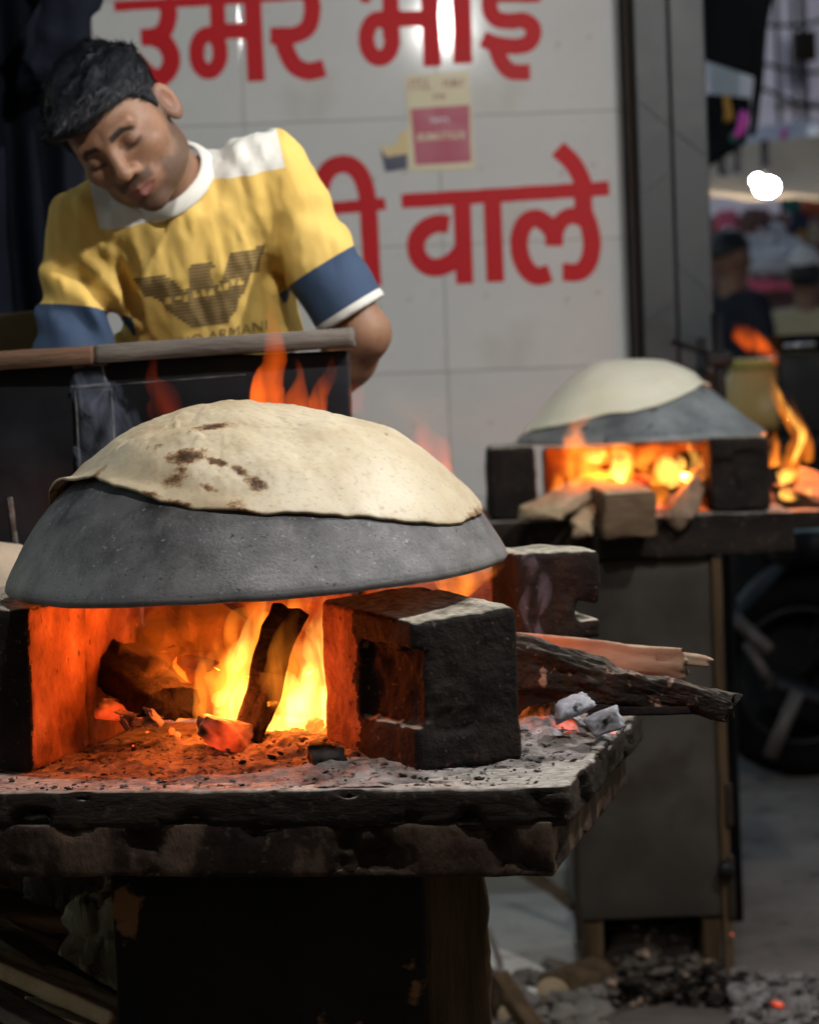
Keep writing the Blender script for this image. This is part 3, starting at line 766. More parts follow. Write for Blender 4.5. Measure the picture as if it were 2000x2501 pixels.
# ---- griddle (inverted iron dome) and the flatbread on it
TC = W(628, 1384, 3.50); PX = 3.50 / F
TILT = Matrix.Rotation(rad(2.1), 3, 'X') @ Matrix.Rotation(rad(-1.7), 3, 'Y'); TLT = np.array(TILT)
def tilt(P): return (np.asarray(P) - TC) @ TLT.T + TC
def untilt(P): return (np.asarray(P) - TC) @ TLT + TC
prof_px = [(612, 0), (608, 12), (594, 38), (556, 104), (512, 164), (450, 222), (372, 274), (275, 318), (150, 352), (70, 363), (0, 366)]
pp = smooth_path(np.array(prof_px, float), 70) * PX
pp[:, 0] = np.maximum(pp[:, 0], 0.0)
def dome_z(x, y, c=TC):
    rr = np.hypot(np.asarray(x) - c[0], np.asarray(y) - c[1])
    return c[2] + np.interp(rr, pp[::-1, 0], pp[::-1, 1])
t_in = .004
inner = [(max(r - t_in, 0), z - t_in * 1.1) for r, z in pp[::-1]]
rimr = pp[0, 0]
profile = [(r, z) for r, z in pp[::-1]] + [(rimr + .001, -.004), (rimr - .002, -.0085), (rimr - .006, -.008)] + inner[::-1][0:0]
profile += [(max(r - .006, 0), z - .006) for r, z in pp]
V, Fc = lathe(profile, 180)
V[:, 0:2] *= (1 + .0035 * fbm(V, 9, 4, 3))[:, None]
V[:, 2] += .0015 * fbm(V, 12, 6, 3)
Fc = [f[::-1] for f in Fc]
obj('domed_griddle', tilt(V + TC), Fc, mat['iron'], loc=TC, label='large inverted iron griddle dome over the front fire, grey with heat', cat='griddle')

def ray_dome(px, py):
    d = _f + _r * ((px - 1000.0) / F) + _u * ((1250.5 - py) / F)
    for t in np.linspace(3.0, 3.7, 1500):
        p = untilt(CAM + d * t)
        if p[2] < dome_z(p[0], p[1]): return p
    return None
edge_px = [(232, 1190), (300, 1210), (400, 1238), (500, 1254), (600, 1262), (700, 1265), (800, 1268), (900, 1272), (1000, 1281), (1080, 1289), (1130, 1290), (1160, 1275)]
fr = [ray_dome(*p) for p in edge_px]
fr = [p for p in fr if p is not None]
tipL = untilt(W(158, 1166, 3.44)); tipR = untilt(W(1178, 1250, 3.5))
bp_ = [tipL[:2]] + [p[:2] for p in fr] + [tipR[:2]] + [TC[:2] + .27 * np.array([math.cos(a), math.sin(a)]) * np.array([1, .92]) for a in np.linspace(.25, math.pi - .35, 9)]
bp_ = np.array(bp_); cen = TC[:2] + np.array([-.01, -.03])
ang = np.arctan2(bp_[:, 1] - cen[1], bp_[:, 0] - cen[0]); rr_ = np.linalg.norm(bp_ - cen, axis=1)
o_ = np.argsort(ang); ang = ang[o_]; rr_ = rr_[o_]
NR, NA = 110, 420
A = np.linspace(-math.pi, math.pi, NA, endpoint=False)
R = np.interp(A, np.concatenate([ang - 2 * math.pi, ang, ang + 2 * math.pi]), np.tile(rr_, 3))
R = R * (1 + .006 * fbm(np.stack([np.cos(A) * 3, np.sin(A) * 3, A * 0], 1), 2.5, 2, 4))
T = np.linspace(0, 1, NR) ** .8
X = cen[0] + np.outer(T, R * np.cos(A)); Y = cen[1] + np.outer(T, R * np.sin(A))
P2 = np.stack([X, Y, X * 0], -1)
zd = dome_z(X, Y)
lx = (X - TC[0]) / PX; ly = (Y - TC[1]) / PX
e = sstep(1.0, .80, T)[:, None]
puff = .0035 + e * (.006 + .017 * np.exp(-(((lx + 110) / 230) ** 2 + ((ly + 40) / 330) ** 2)) + .006 * np.exp(-(((lx + 330) / 140) ** 2 + ((ly + 160) / 170) ** 2)) + .007 * np.exp(-(((lx - 330) / 190) ** 2 + ((ly + 130) / 200) ** 2)))
wr = fbm(P2, 17, 4, 4); puff += e * .0050 * wr - e * .004 * np.abs(fbm(P2, 9, 14, 3))
puff += e * .0075 * np.exp(-((ly + 300 + 60 * np.sin(lx / 150)) / 55) ** 2) * sstep(-420, -250, lx) * sstep(150, -80, lx)
puff -= e * .0065 * np.exp(-((ly + 235 + 50 * np.sin(lx / 130 + .5)) / 40) ** 2) * sstep(-420, -250, lx) * sstep(100, -80, lx)
bub = np.maximum(0, vnoise(P2, 95, 7) - .30) * np.maximum(0, vnoise(P2, 14, 12) + .35)
puff += e * .0060 * bub + .0006 * vnoise(P2, 190, 8) * e
Z = zd + puff
lipk = sstep(.90, 1.0, T)[:, None]
Z += lipk * (.004 + .003 * fbm(P2, 22, 9, 3)) + sstep(.86, 1.0, T)[:, None] * .010 * sstep(-150, -430, lx) * (ly < 60)
# left tip sticks out beyond the dome
wt = sstep(.72, 1.0, T)[:, None] * np.exp(-((np.angle(np.exp(1j * (A - math.atan2(tipL[1] - cen[1], tipL[0] - cen[0])))) / .16) ** 2))[None, :]
Z = Z * (1 - wt) + (tipL[2]) * wt
top = np.stack([X, Y, Z], -1)
bot = top.copy(); bot[..., 2] -= np.minimum(puff - .0008, .0045) + lipk * .0005
idx = np.arange(NR * NA).reshape(NR, NA)
Fc = []
i2 = np.roll(idx, -1, 1)
Fc.append(np.stack([idx[:-1], idx[1:], i2[1:], i2[:-1]], -1).reshape(-1, 4))
off = NR * NA
Fc.append(np.stack([idx[:-1], i2[:-1], i2[1:], idx[1:]], -1).reshape(-1, 4) + off)
Fc.append(np.stack([idx[-1], idx[-1] + off, i2[-1] + off, i2[-1]], -1))
roti_v = tilt(np.concatenate([top.reshape(-1, 3), bot.reshape(-1, 3)])); roti_f = np.concatenate(Fc)

def roti_mat():
    m, nt, N, L = newmat('browned_flatbread')
    tc = N('TexCoord')
    n1 = N('TexNoise'); n1.inputs['Scale'].default_value = 9; n1.inputs['Detail'].default_value = 8; L(tc.outputs['Object'], n1.inputs['Vector'])
    col = ramp(nt, [(.3, (.37, .285, .18)), (.48, (.48, .40, .275)), (.7, (.57, .50, .375))], n1.outputs[0])
    n0 = N('TexNoise'); n0.inputs['Scale'].default_value = 140; n0.inputs['Detail'].default_value = 5; L(tc.outputs['Object'], n0.inputs['Vector'])
    f0 = ramp(nt, [(.55, (0, 0, 0)), (.74, (.45, .45, .45))], n0.outputs[0])
    mx = N('Mix'); mx.data_type = 'RGBA'; L(f0, mx.inputs[0]); L(col, mx.inputs[6]); mx.inputs[7].default_value = (.30, .20, .10, 1); col = mx.outputs[2]
    # scorched patches: explicit spots on the bread (toasted marks with ragged edges)
    at = N('Attribute'); at.attribute_name = 'scorch'
    nz = N('TexNoise'); nz.inputs['Scale'].default_value = 120; nz.inputs['Detail'].default_value = 6; nz.inputs['Roughness'].default_value = .7; L(tc.outputs['Object'], nz.inputs['Vector'])
    ad = N('Math'); ad.operation = 'MULTIPLY_ADD'; L(nz.outputs[0], ad.inputs[0]); ad.inputs[1].default_value = 2.2; ad.inputs[2].default_value = -1.28
    su = N('Math'); L(at.outputs['Fac'], su.inputs[0]); L(ad.outputs[0], su.inputs[1])
    f1 = ramp(nt, [(.02, (0, 0, 0)), (.28, (.65, .65, .65)), (.62, (1, 1, 1))], su.outputs[0])
    c1 = ramp(nt, [(.1, (.32, .18, .065)), (.45, (.15, .068, .022)), (.9, (.03, .015, .008))], su.outputs[0])
    mx = N('Mix'); mx.data_type = 'RGBA'; L(f1, mx.inputs[0]); L(col, mx.inputs[6]); L(c1, mx.inputs[7]); col = mx.outputs[2]
    b = N('BsdfPrincipled'); L(col, b.inputs['Base Color']); b.inputs['Roughness'].default_value = .52; b.inputs['Specular IOR Level'].default_value = .45
    b.inputs['Subsurface Weight'].default_value = .12; b.inputs['Subsurface Radius'].default_value = (.008, .004, .002); b.inputs['Subsurface Scale'].default_value = 1
    nb = N('TexNoise'); nb.inputs['Scale'].default_value = 95; nb.inputs['Detail'].default_value = 7; L(tc.outputs['Object'], nb.inputs['Vector'])
    bp = N('Bump'); bp.inputs['Strength'].default_value = .35; bp.inputs['Distance'].default_value = .0022; L(nb.outputs[0], bp.inputs['Height']); L(bp.outputs[0], b.inputs['Normal'])
    o = N('OutputMaterial'); L(b.outputs[0], o.inputs[0]); return m
roti = obj('flatbread', roti_v, roti_f, roti_mat(), label='puffed flatbread with scorched brown spots on the front griddle', cat='flatbread')
# scorch marks, laid out on the bread's own surface
spots = [(455, 1115, 42, 17, -.12, 1.0), (528, 1128, 30, 9, .25, .75), (585, 1150, 22, 9, .6, .75), (627, 1183, 24, 14, .4, .95), (425, 1172, 30, 16, -.4, .55), (440, 1148, 16, 14, 0, .5),
         (508, 1192, 24, 9, .3, .6), (370, 1207, 26, 7, .2, .6), (440, 1233, 30, 10, .15, .8), (590, 1245, 36, 10, .3, .7), (575, 1228, 16, 9, 0, .55), (520, 1042, 48, 7, -.14, .8), (378, 1092, 22, 8, -.2, .35),
         (1160, 1268, 22, 34, .5, .6), (1140, 1288, 30, 7, 0, .6), (900, 1274, 60, 4, 0, .35), (235, 1160, 45, 6, -.75, .45), (945, 1060, 6, 4, 0, .5), (1000, 1280, 50, 4, .1, .4), (330, 1222, 40, 4, .25, .4)]
q = roti_v - CAM
dep = q @ _f; ppx = 1000 + F * (q @ _r) / dep; ppy = 1250.5 - F * (q @ _u) / dep
sc = np.zeros(len(roti_v))
front = roti_v[:, 1] < TC[1] + .05
for (sx_, sy_, ra, rb, an, st) in spots:
    dx = ppx - sx_; dy = ppy - sy_; c, s = math.cos(an), math.sin(an)
    k = np.sqrt(((dx * c + dy * s) / ra) ** 2 + ((-dx * s + dy * c) / rb) ** 2)
    sc = np.maximum(sc, np.where(front, min(1.1, st * 1.2) * sstep(1.8, .15, k), 0))
at = roti.data.attributes.new('scorch', 'FLOAT', 'POINT'); at.data.foreach_set('value', sc.astype(np.float32))

# ---- ash bed, chips, embers
def ash_h(x, y):    # slab-local coordinates
    m = .034 * np.exp(-(((x + .36) / .22) ** 2 + ((y - .30) / .17) ** 2)) + .016 * np.exp(-(((x + .06) / .11) ** 2 + ((y - .40) / .10) ** 2)) + .012 * np.exp(-(((x + .24) / .06) ** 2 + ((y - .09) / .05) ** 2))
    return m
def ash_z(P):
    h = ash_h(P[:, 0], P[:, 1]) - .0035
    return h + .0065 * fbm(P, 34, 5, 6, .58) * (.40 + 34 * np.clip(h + .004, 0, .03))
ap, af = grid(-1.05, -.015, .012, .66, 300, 190, ash_z)
ash_v = np.array([C0[0], C0[1], ZS]) + ap[:, :1] * EX + ap[:, 1:2] * EY + ap[:, 2:3] * EZ
obj('ash_bed', ash_v, af, mat['ash'], label='bed of grey wood ash spread on the front stove slab', cat='ash', kind='stuff')
_b3 = bmesh.new(); bmesh.ops.create_icosphere(_b3, subdivisions=4, radius=1); icv3 = np.array([v.co for v in _b3.verts]); icf3 = [tuple(v.index for v in f.verts) for f in _b3.faces]; _b3.free()
ICO = bmesh.new(); bmesh.ops.create_icosphere(ICO, subdivisions=1, radius=1)
icv = np.array([v.co for v in ICO.verts]); icf = [tuple(v.index for v in f.verts) for f in ICO.faces]; ICO.free()
rs = np.random.RandomState(5)
def chips(n, sampler, smin_, smax_, flat=.5):
    parts = []
    for i in range(n):
        p, s = sampler(i), smin_ + (smax_ - smin_) * rs.rand() ** 2.5
        v = icv * (1 + .35 * (rs.rand(len(icv), 1) - .5)) * np.array([s * (.7 + rs.rand()), s * (.7 + rs.rand()), s * flat * (.6 + .8 * rs.rand())])
        parts.append((xf(v, p, rs.rand() * 6, (rs.rand() - .5) * .9, (rs.rand() - .5) * .9), icf))
    return joinm(parts)
def on_slab(x, y, dz=0):
    h = max(0.0, float(ash_h(np.array([x]), np.array([y]))[0]) - .003)
    return np.array([C0[0], C0[1], ZS]) + x * EX + y * EY + (h + dz) * EZ
def samp(i):
    if rs.rand() < .86: return on_slab(-.05 - .8 * rs.rand(), .015 + .42 * rs.rand() ** 1.3, .001)
    return on_slab(-.02 - .22 * rs.rand(), .02 + .5 * rs.rand(), .001)
obj('ash_flakes', *chips(1100, samp, .0006, .0036, .6), mat['ash'], smooth=False, label='loose pale ash flakes scattered over the front slab', cat='ash', kind='stuff')
obj('charcoal_crumbs', *chips(260, samp, .0006, .0048, .6), mat['coal'], smooth=False, label='black charcoal crumbs scattered over the front slab', cat='charcoal', kind='stuff')

def chunk(name, P, size, material, label, cat, rz=0, rx=0, ry=0, seed=0, group=None, amp=.12, sharp=False):
    rr_ = np.random.RandomState(seed + 500)
    Nk = rr_.randn(9, 3); Nk /= np.linalg.norm(Nk, axis=1, keepdims=True); Nk = np.concatenate([Nk, np.eye(3), -np.eye(3)]); hk = np.concatenate([.36 + .16 * rr_.rand(9), .5 * np.ones(6)])
    v = icv3 * np.min(hk / np.maximum(icv3 @ Nk.T, .05), axis=1)[:, None]
    v = v * (1 + .10 * fbm(v + seed, 4, seed, 4))[:, None]; b = (v, icf3)
    v = v * np.asarray(size); v = xf(v, (0, 0, 0), rz, rx, ry)
    o = obj(name, v, b[1], material, smooth=not sharp, label=label, cat=cat, group=group)
    o.location = tuple(P); return o
def stand(px, py, z0, size, *a, **k):
    p = G(px, py, z0); p[2] += size[2] * .45; return p
chunk('charcoal_chunk', W(552, 1795, 3.40), (.066, .05, .036), mat['ember_dim'], 'cracked glowing charcoal chunk at the front middle of the fire', 'charcoal', .3, 0, .25, 4)
chunk('charcoal_chunk', G(795, 1868, ZS + .008) + np.array([0, 0, .010]), (.044, .03, .026), mat['coal'], 'black charcoal lump on the slab left of the recessed brick', 'charcoal', .5, .2, 0, 9, amp=.3)
chunk('charcoal_chunk', W(278, 1733, 3.52), (.042, .03, .024), mat['ember_dim'], 'broken charcoal piece on the ash by the left wall of the fire', 'charcoal', .2, .3, .3, 19, amp=.35)
chunk('charcoal_chunk', W(1398, 1730, 3.42), (.050, .034, .024), mat['ashflake'], 'ash coated charcoal piece under the bark log', 'charcoal', .2, .2, -.3, 23, amp=.3)
chunk('charcoal_chunk', W(1470, 1764, 3.39), (.046, .034, .028), mat['ashflake'], 'white ashed charcoal piece at the right rim of the slab', 'charcoal', -.3, .1, -.25, 27, amp=.3)
for k, (px, py, s, lab) in enumerate([(700, 1805, .014, 'leftmost of the small red embers before the log'), (727, 1795, .018, 'red ember lump left of the recessed brick, second in the row'), (748, 1806, .012, 'small dim ember low between two red lumps'),
                                      (770, 1778, .020, 'brightest red ember lump beside the recessed brick'), (800, 1790, .014, 'small ember touching the recessed brick low down'), (822, 1776, .017, 'red ember against the lit side of the recessed brick'),
                                      (665, 1812, .010, 'tiny ember right of the cracked chunk')]):
    chunk('ember', W(px, py, 3.44 - .0005 * k), (s, s * .9, s), mat['ember'], lab, 'ember', k * .7, .3, k, 31 + k, 'small red embers at the fire front', .25)

def esamp(i):
    p = G(300 + 560 * rs.rand(), 1730 + 90 * rs.rand(), ZS + .03); p[2] -= .004; return p
obj('ember_crumbs', *chips(60, esamp, .0015, .006, .8), mat['ember'], smooth=False, label='tiny glowing ember crumbs in the front ash', cat='ember', kind='stuff')
curl = []
for k in range(16):
    p = np.array([W(300 + 90 * rs.rand(), 1740 + 40 * rs.rand(), 3.50 - .06 * rs.rand())])[0]
    b = rbox((.012 + .02 * rs.rand(), .010 + .01 * rs.rand(), .002), (5, 4, 1), .0008, 0, 1, 0, lambda P, N: P + np.stack([P[:, 0] * 0, P[:, 0] * 0, 9 * P[:, 0] ** 2 + .002 * fbm(P, 120, 4, 2)], 1))
    curl.append((xf(b[0], p, rs.rand() * 6, (rs.rand() - .5) * 2, (rs.rand() - .5) * 2), b[1]))
obj('ash_curls', *joinm(curl), mat['ash'], label='curled ash flakes heaped at the left of the fire', cat='ash', kind='stuff')

# ---- wood in and beside the front fire
wedge = lambda s, k=.9: [(-s, -s * k * .5), (s, -s * k * .5), (s * .75, s * k * .45), (-s * .1, s * k * .6), (-s * .85, s * k * .35)]
def firewood(name, p0, p1, sec, material, label, **k):
    V, Fc = wood(p0, p1, sec, **k)
    loc = (np.asarray(p0) + np.asarray(p1)) / 2
    return obj(name, V, Fc, material, loc=loc, label=label, cat='firewood')
firewood('split_log', W(286, 1610, 3.68), W(430, 1722, 3.46), wedge(.044), mat['charred'], 'dark charred split log leaning at the left inside the fire', rough=.005, seed=3, n=50)
firewood('split_log', W(598, 1812, 3.41), W(708, 1490, 3.48), wedge(.021), mat['charred'], 'charred log standing upright in the brightest flames', rough=.006, seed=6, ref=(0, 1, 0), n=60)
firewood('split_log', W(640, 1620, 3.70), W(480, 1460, 3.82), wedge(.035), mat['darklog'], 'brown log end crossing the back of the fire', rough=.004, seed=9)
firewood('split_log', W(380, 1560, 3.80), W(560, 1545, 3.74), wedge(.045), mat['darklog'], 'brown log lying across the back left of the fire', rough=.004, seed=12)
lp0, lp1 = W(1160, 1600, 3.56), W(1790, 1724, 3.40)
bk = [(-.030, -.036), (.026, -.040), (.034, -.020), (.020, .030), (-.004, .040), (-.03, .026)]
firewood('bark_log', lp0, lp1, bk, mat['bark'], 'long charred bark covered log sticking out right of the bricks', m=110, n=190, rough=.0062, freq=75, seed=41, taper=.36, jag=.012)
pk = [(-.006, -.022), (.006, -.022), (.006, .022), (-.006, .022)]
firewood('wood_plank', W(1240, 1585, 3.70), W(1672, 1622, 3.60), pk, mat['cutwood'], 'pale split plank lying behind the bark log', m=40, n=110, rough=.0032, seed=44, jag=.016, taper=.9)
firewood('wood_splinter', W(1600, 1598, 3.615), W(1728, 1612, 3.59), [(-.004, -.011), (.004, -.008), (.003, .009), (-.004, .006)], mat['cutwood'], 'thin torn splinter at the end of the pale plank', m=16, n=30, rough=.002, seed=45, jag=.014, taper=.7)
firewood('charred_stick', W(1440, 1738, 3.47), W(1690, 1733, 3.42), [(-.008, -.005), (.008, -.005), (.008, .005), (-.008, .005)], mat['charred'], 'black charred stick below the bark log', m=20, n=60, rough=.002, seed=47, jag=.006)
# ash heap on the right end of the slab
hp, hf = grid(-.17, -.005, .26, .58, 70, 110, lambda P: -.004 + .034 * np.exp(-(((P[:, 0] + .085) / .055) ** 2 + ((P[:, 1] - .42) / .085) ** 2)) * (1 + .5 * fbm(P, 40, 3, 4)) + .002 * fbm(P, 90, 8, 3))
obj('ash_heap', np.array([C0[0], C0[1], ZS]) + hp[:, :1] * EX + hp[:, 1:2] * EY + hp[:, 2:3] * EZ, hf, mat['ember_ash'], label='pale ash heap with faint embers under the bark log', cat='ash', kind='stuff')

# ---- flames
mat['fl_hot'] = flame_mat('flame_hot', (1, .44, .07), 150, .95, .6, 30)
mat['fl_mid'] = flame_mat('flame_mid', (1, .24, .018), 62, .95, .7, 26)
mat['fl_soft'] = flame_mat('flame_soft', (1, .13, .007), 8, .9, .5, 18)
mat['fl_thin'] = flame_mat('flame_thin', (1, .13, .008), 38, .8, .8, 22)
mat['fl_faint'] = flame_mat('flame_faint', (1, .10, .02), 7, .9, .6, 22)
def flame(pts, m, parent, depth=.8, seed=0, name='flame'):
    """pts: (px,py,Y,width px) from base to tip"""
    C = np.array([W(p[0], p[1], p[2]) for p in pts]); w = np.array([p[3] * p[2] / F / 2 for p in pts])
    n = 34
    D = smooth_path(np.concatenate([C, w[:, None]], 1), n)
    path = D[:, :3]; ww = np.maximum(D[:, 3], .0006)
    path[:, 0] += .22 * ww * fbm(path, 30, seed, 2); path[:, 1] += .22 * ww * fbm(path, 30, seed + 4, 2)
    ww = ww * (1 + .25 * fbm(path, 38, seed + 2, 2)); ww[-1] = .0004; ww[0] *= .6
    it = iter(range(n))
    def sec(t):
        i = int(round(t * (n - 1))); a = np.linspace(0, 2 * math.pi, 20, endpoint=False)
        k = 1 + .22 * np.sin(2 * a + t * 7 + seed) + .12 * np.sin(3 * a - t * 9 + seed)
        return np.stack([np.cos(a) * ww[i] * k, np.sin(a) * ww[i] * depth * k], 1)
    V, Fc = sweep(path, sec, ref=(0, 1, 0))
    return obj(name, V, Fc, m, parent)
fire = empty('wood_fire', G(640, 1800, ZS), 'bright yellow and orange wood fire under the front griddle', 'fire')
for k, (m, pts, dpt) in enumerate([
    ('fl_mid', [(640, 1805, 3.46, 120), (610, 1700, 3.47, 210), (650, 1600, 3.50, 170), (690, 1520, 3.5, 120), (720, 1430, 3.5, 20)], .45),
    ('fl_hot', [(600, 1805, 3.45, 40), (585, 1730, 3.45, 80), (620, 1650, 3.47, 50), (605, 1580, 3.48, 34), (640, 1500, 3.5, 6)], .6),
    ('fl_hot', [(665, 1805, 3.46, 60), (690, 1720, 3.46, 84), (660, 1640, 3.47, 60), (700, 1560, 3.48, 44), (690, 1470, 3.5, 6)], .6),
    ('fl_hot', [(735, 1805, 3.45, 60), (730, 1730, 3.46, 76), (755, 1640, 3.47, 50), (735, 1560, 3.48, 30), (760, 1480, 3.5, 6)], .6),
    ('fl_mid', [(520, 1800, 3.45, 40), (530, 1720, 3.45, 70), (500, 1650, 3.46, 40), (525, 1580, 3.48, 22), (510, 1520, 3.5, 4)], .6),
    ('fl_hot', [(800, 1800, 3.44, 50), (800, 1730, 3.44, 74), (812, 1650, 3.45, 56), (800, 1570, 3.46, 40), (815, 1490, 3.48, 5)], .6),
    ('fl_hot', [(550, 1800, 3.44, 40), (548, 1740, 3.44, 60), (575, 1670, 3.45, 46), (560, 1610, 3.46, 26), (590, 1550, 3.48, 4)], .6),
    ('fl_mid', [(700, 1800, 3.43, 160), (700, 1720, 3.43, 200), (720, 1640, 3.44, 140), (700, 1560, 3.45, 70), (730, 1480, 3.46, 8)], .25),
    ('fl_mid', [(590, 1620, 3.52, 60), (600, 1560, 3.52, 90), (630, 1500, 3.53, 70), (640, 1430, 3.55, 10)], .5),
    ('fl_thin', [(400, 1720, 3.5, 50), (385, 1640, 3.52, 60), (420, 1570, 3.55, 34), (395, 1500, 3.58, 5)], .5),
    ('fl_hot', [(770, 1800, 3.44, 60), (775, 1720, 3.45, 110), (790, 1620, 3.46, 90), (780, 1530, 3.48, 70), (800, 1455, 3.5, 16)], .5),
    ('fl_hot', [(812, 1775, 3.43, 30), (815, 1720, 3.43, 64), (822, 1660, 3.44, 36), (815, 1600, 3.45, 8)], .8),
    ('fl_hot', [(575, 1640, 3.5, 30), (590, 1590, 3.5, 46), (615, 1540, 3.5, 40), (640, 1490, 3.5, 34), (650, 1440, 3.5, 8)], .7),
    ('fl_hot', [(520, 1720, 3.45, 22), (537, 1705, 3.45, 44), (552, 1685, 3.45, 26), (560, 1655, 3.45, 6)], .8),
    ('fl_mid', [(490, 1790, 3.44, 20), (487, 1720, 3.44, 34), (492, 1640, 3.45, 26), (490, 1555, 3.46, 6)], .8),
    ('fl_mid', [(560, 1700, 3.48, 60), (570, 1640, 3.48, 70), (540, 1590, 3.48, 40), (525, 1540, 3.5, 8)], .7),
    ('fl_mid', [(450, 1760, 3.5, 60), (430, 1680, 3.5, 60), (390, 1610, 3.5, 36), (355, 1560, 3.52, 8)], .4),
    ('fl_soft', [(560, 1800, 3.50, 180), (570, 1690, 3.52, 330), (560, 1580, 3.55, 330), (580, 1460, 3.6, 180), (600, 1410, 3.6, 40)], .5),
    ('fl_soft', [(760, 1790, 3.50, 120), (760, 1650, 3.52, 170), (760, 1520, 3.55, 160), (780, 1420, 3.6, 40)], .6),
    ('fl_soft', [(420, 1660, 3.6, 120), (400, 1580, 3.62, 200), (420, 1510, 3.65, 140), (470, 1440, 3.7, 20)], .5),
    ('fl_mid', [(700, 1520, 3.5, 30), (730, 1480, 3.5, 50), (760, 1440, 3.5, 10)], .8),
    ('fl_mid', [(1085, 1450, 3.62, 60), (1120, 1425, 3.62, 70), (1190, 1400, 3.6, 40), (1235, 1375, 3.6, 6)], .7),
    ('fl_thin', [(655, 1080, 3.84, 60), (640, 990, 3.84, 110), (668, 900, 3.84, 66), (672, 820, 3.84, 38), (664, 760, 3.84, 22), (672, 690, 3.84, 4)], .6),
    ('fl_thin', [(720, 1080, 3.84, 60), (722, 980, 3.84, 56), (735, 920, 3.84, 28), (722, 870, 3.84, 4)], .6),
    ('fl_thin', [(775, 1080, 3.84, 46), (780, 980, 3.84, 54), (805, 920, 3.84, 36), (812, 868, 3.84, 4)], .6),
    ('fl_faint', [(430, 1100, 3.84, 60), (400, 980, 3.84, 70), (372, 920, 3.84, 36), (380, 850, 3.84, 5)], .7),
    ('fl_faint', [(870, 1010, 3.84, 40), (872, 960, 3.84, 44), (868, 925, 3.84, 6)], .7),
    ('fl_thin', [(1075, 1180, 3.80, 90), (1050, 1110, 3.80, 86), (1030, 1055, 3.80, 74), (1010, 1018, 3.80, 16)], .35),
]):
    flame(pts, mat[m], fire, dpt, seed=k * 3)
def plight(name, p, power, col, r=.03, parent=None):
    l = bpy.data.lights.new(name, 'POINT'); l.energy = power; l.color = col; l.shadow_soft_size = r
    o = bpy.data.objects.new(name, l); COL.objects.link(o); o.location = tuple(p)
    if parent: o.parent = parent; o.matrix_parent_inverse = wmat(parent).inverted()
    return o
plight('fire_light', W(600, 1560, 3.56), 3.6, (1, .17, .016), .05, fire)
plight('fire_light', W(420, 1540, 3.50), 2.0, (1, .16, .014), .04, fire)
plight('fire_light', W(770, 1640, 3.46), 1.0, (1, .20, .022), .04, fire)
plight('fire_light', W(540, 1715, 3.40), 2.2, (1, .15, .02), .03, fire)
plight('fire_light', W(1120, 1500, 3.62), .5, (1, .16, .015), .03, fire)

# ================================================================== COUNTER (behind the front stove)
CY = 4.02
ctr = empty('metal_counter', (W(400, 1000, CY)[0], CY + .1, 0), 'black sooty metal counter with a worn ledge, in front of the man', 'counter')
pR, pL = W(848, 850, CY), W(-120, 905, CY)
zc1 = W(848, 856, CY)[2]
obj('front_panel', *boxat(W(-420, 900, CY)[0], pR[0], CY, CY + .17, 0, zc1, (30, 4, 20), .005, .0012, 9, 5), mat['black_metal'], ctr)
# ledge: plank whose right part is grey and left part brown
def ledge(x0, x1, z0, z1, material, name, seed, y0=CY - .035):
    n = 60
    A = np.array([x0, y0 + .11, z0]); B = np.array([x1, y0 + .11, z1])
    sec = [(-.105, -.013), (.105, -.013), (.105, .008), (.098, .013), (-.098, .013), (-.105, .008)]
    V, Fc = wood(A, B, sec, m=40, n=n, rough=.0022, freq=45, seed=seed, jag=.003)
    return obj(name, V, Fc, material, ctr)
a1, a2, a3 = W(-420, 905, CY - .03), W(232, 866, CY - .03), W(862, 822, CY - .03)
ledge(a1[0], a2[0] - .002, a1[2], a2[2], mat['brownedge'], 'ledge_plank', 51)
ledge(a2[0], a3[0], a2[2] + .001, a3[2], mat['greywood'], 'ledge_plank', 53)
def strip(p, q, w, d, material, name, parent, yoff=0, r=.002):
    """upright or level bar on the counter face between two photo points"""
    A, B = W(*p, CY - .001), W(*q, CY - .001)
    L = np.linalg.norm(B - A); b = rbox((w, d, L), (3, 2, 20), min(r, d * .4, w * .4), .0008, 60, 7)
    an = math.atan2(B[0] - A[0], B[2] - A[2])
    m_ = (A + B) / 2; m_[1] = CY - d / 2 + .001 - yoff
    return obj(name, xf(b[0], m_, 0, 0, an), b[1], material, parent)
strip((232, 1200), (226, 950), .050, .012, mat['black_metal'], 'strap_plate', ctr)
strip((222, 946), (220, 895), .046, .008, mat['black_metal'], 'strap_plate', ctr)
strip((200, 1190), (186, 950), .0022, .004, mat['bare_edge'], 'worn_edge', ctr, .011)
strip((288, 1185), (273, 945), .0030, .004, mat['bare_edge'], 'worn_edge', ctr, .011)
strip((176, 946), (272, 938), .0045, .004, mat['bare_edge'], 'worn_edge', ctr, .011)
strip((262, 940), (250, 890), .0035, .004, mat['bare_edge'], 'worn_edge', ctr, .007)
strip((180, 897), (262, 889), .0030, .004, mat['bare_edge'], 'worn_edge', ctr, .007)
strip((42, 1352), (24, 1215), .0075, .006, mat['bare_edge'], 'worn_edge', ctr)
strip((270, 940), (600, 915), .0016, .002, mat['bare_edge'], 'panel_seam', ctr)
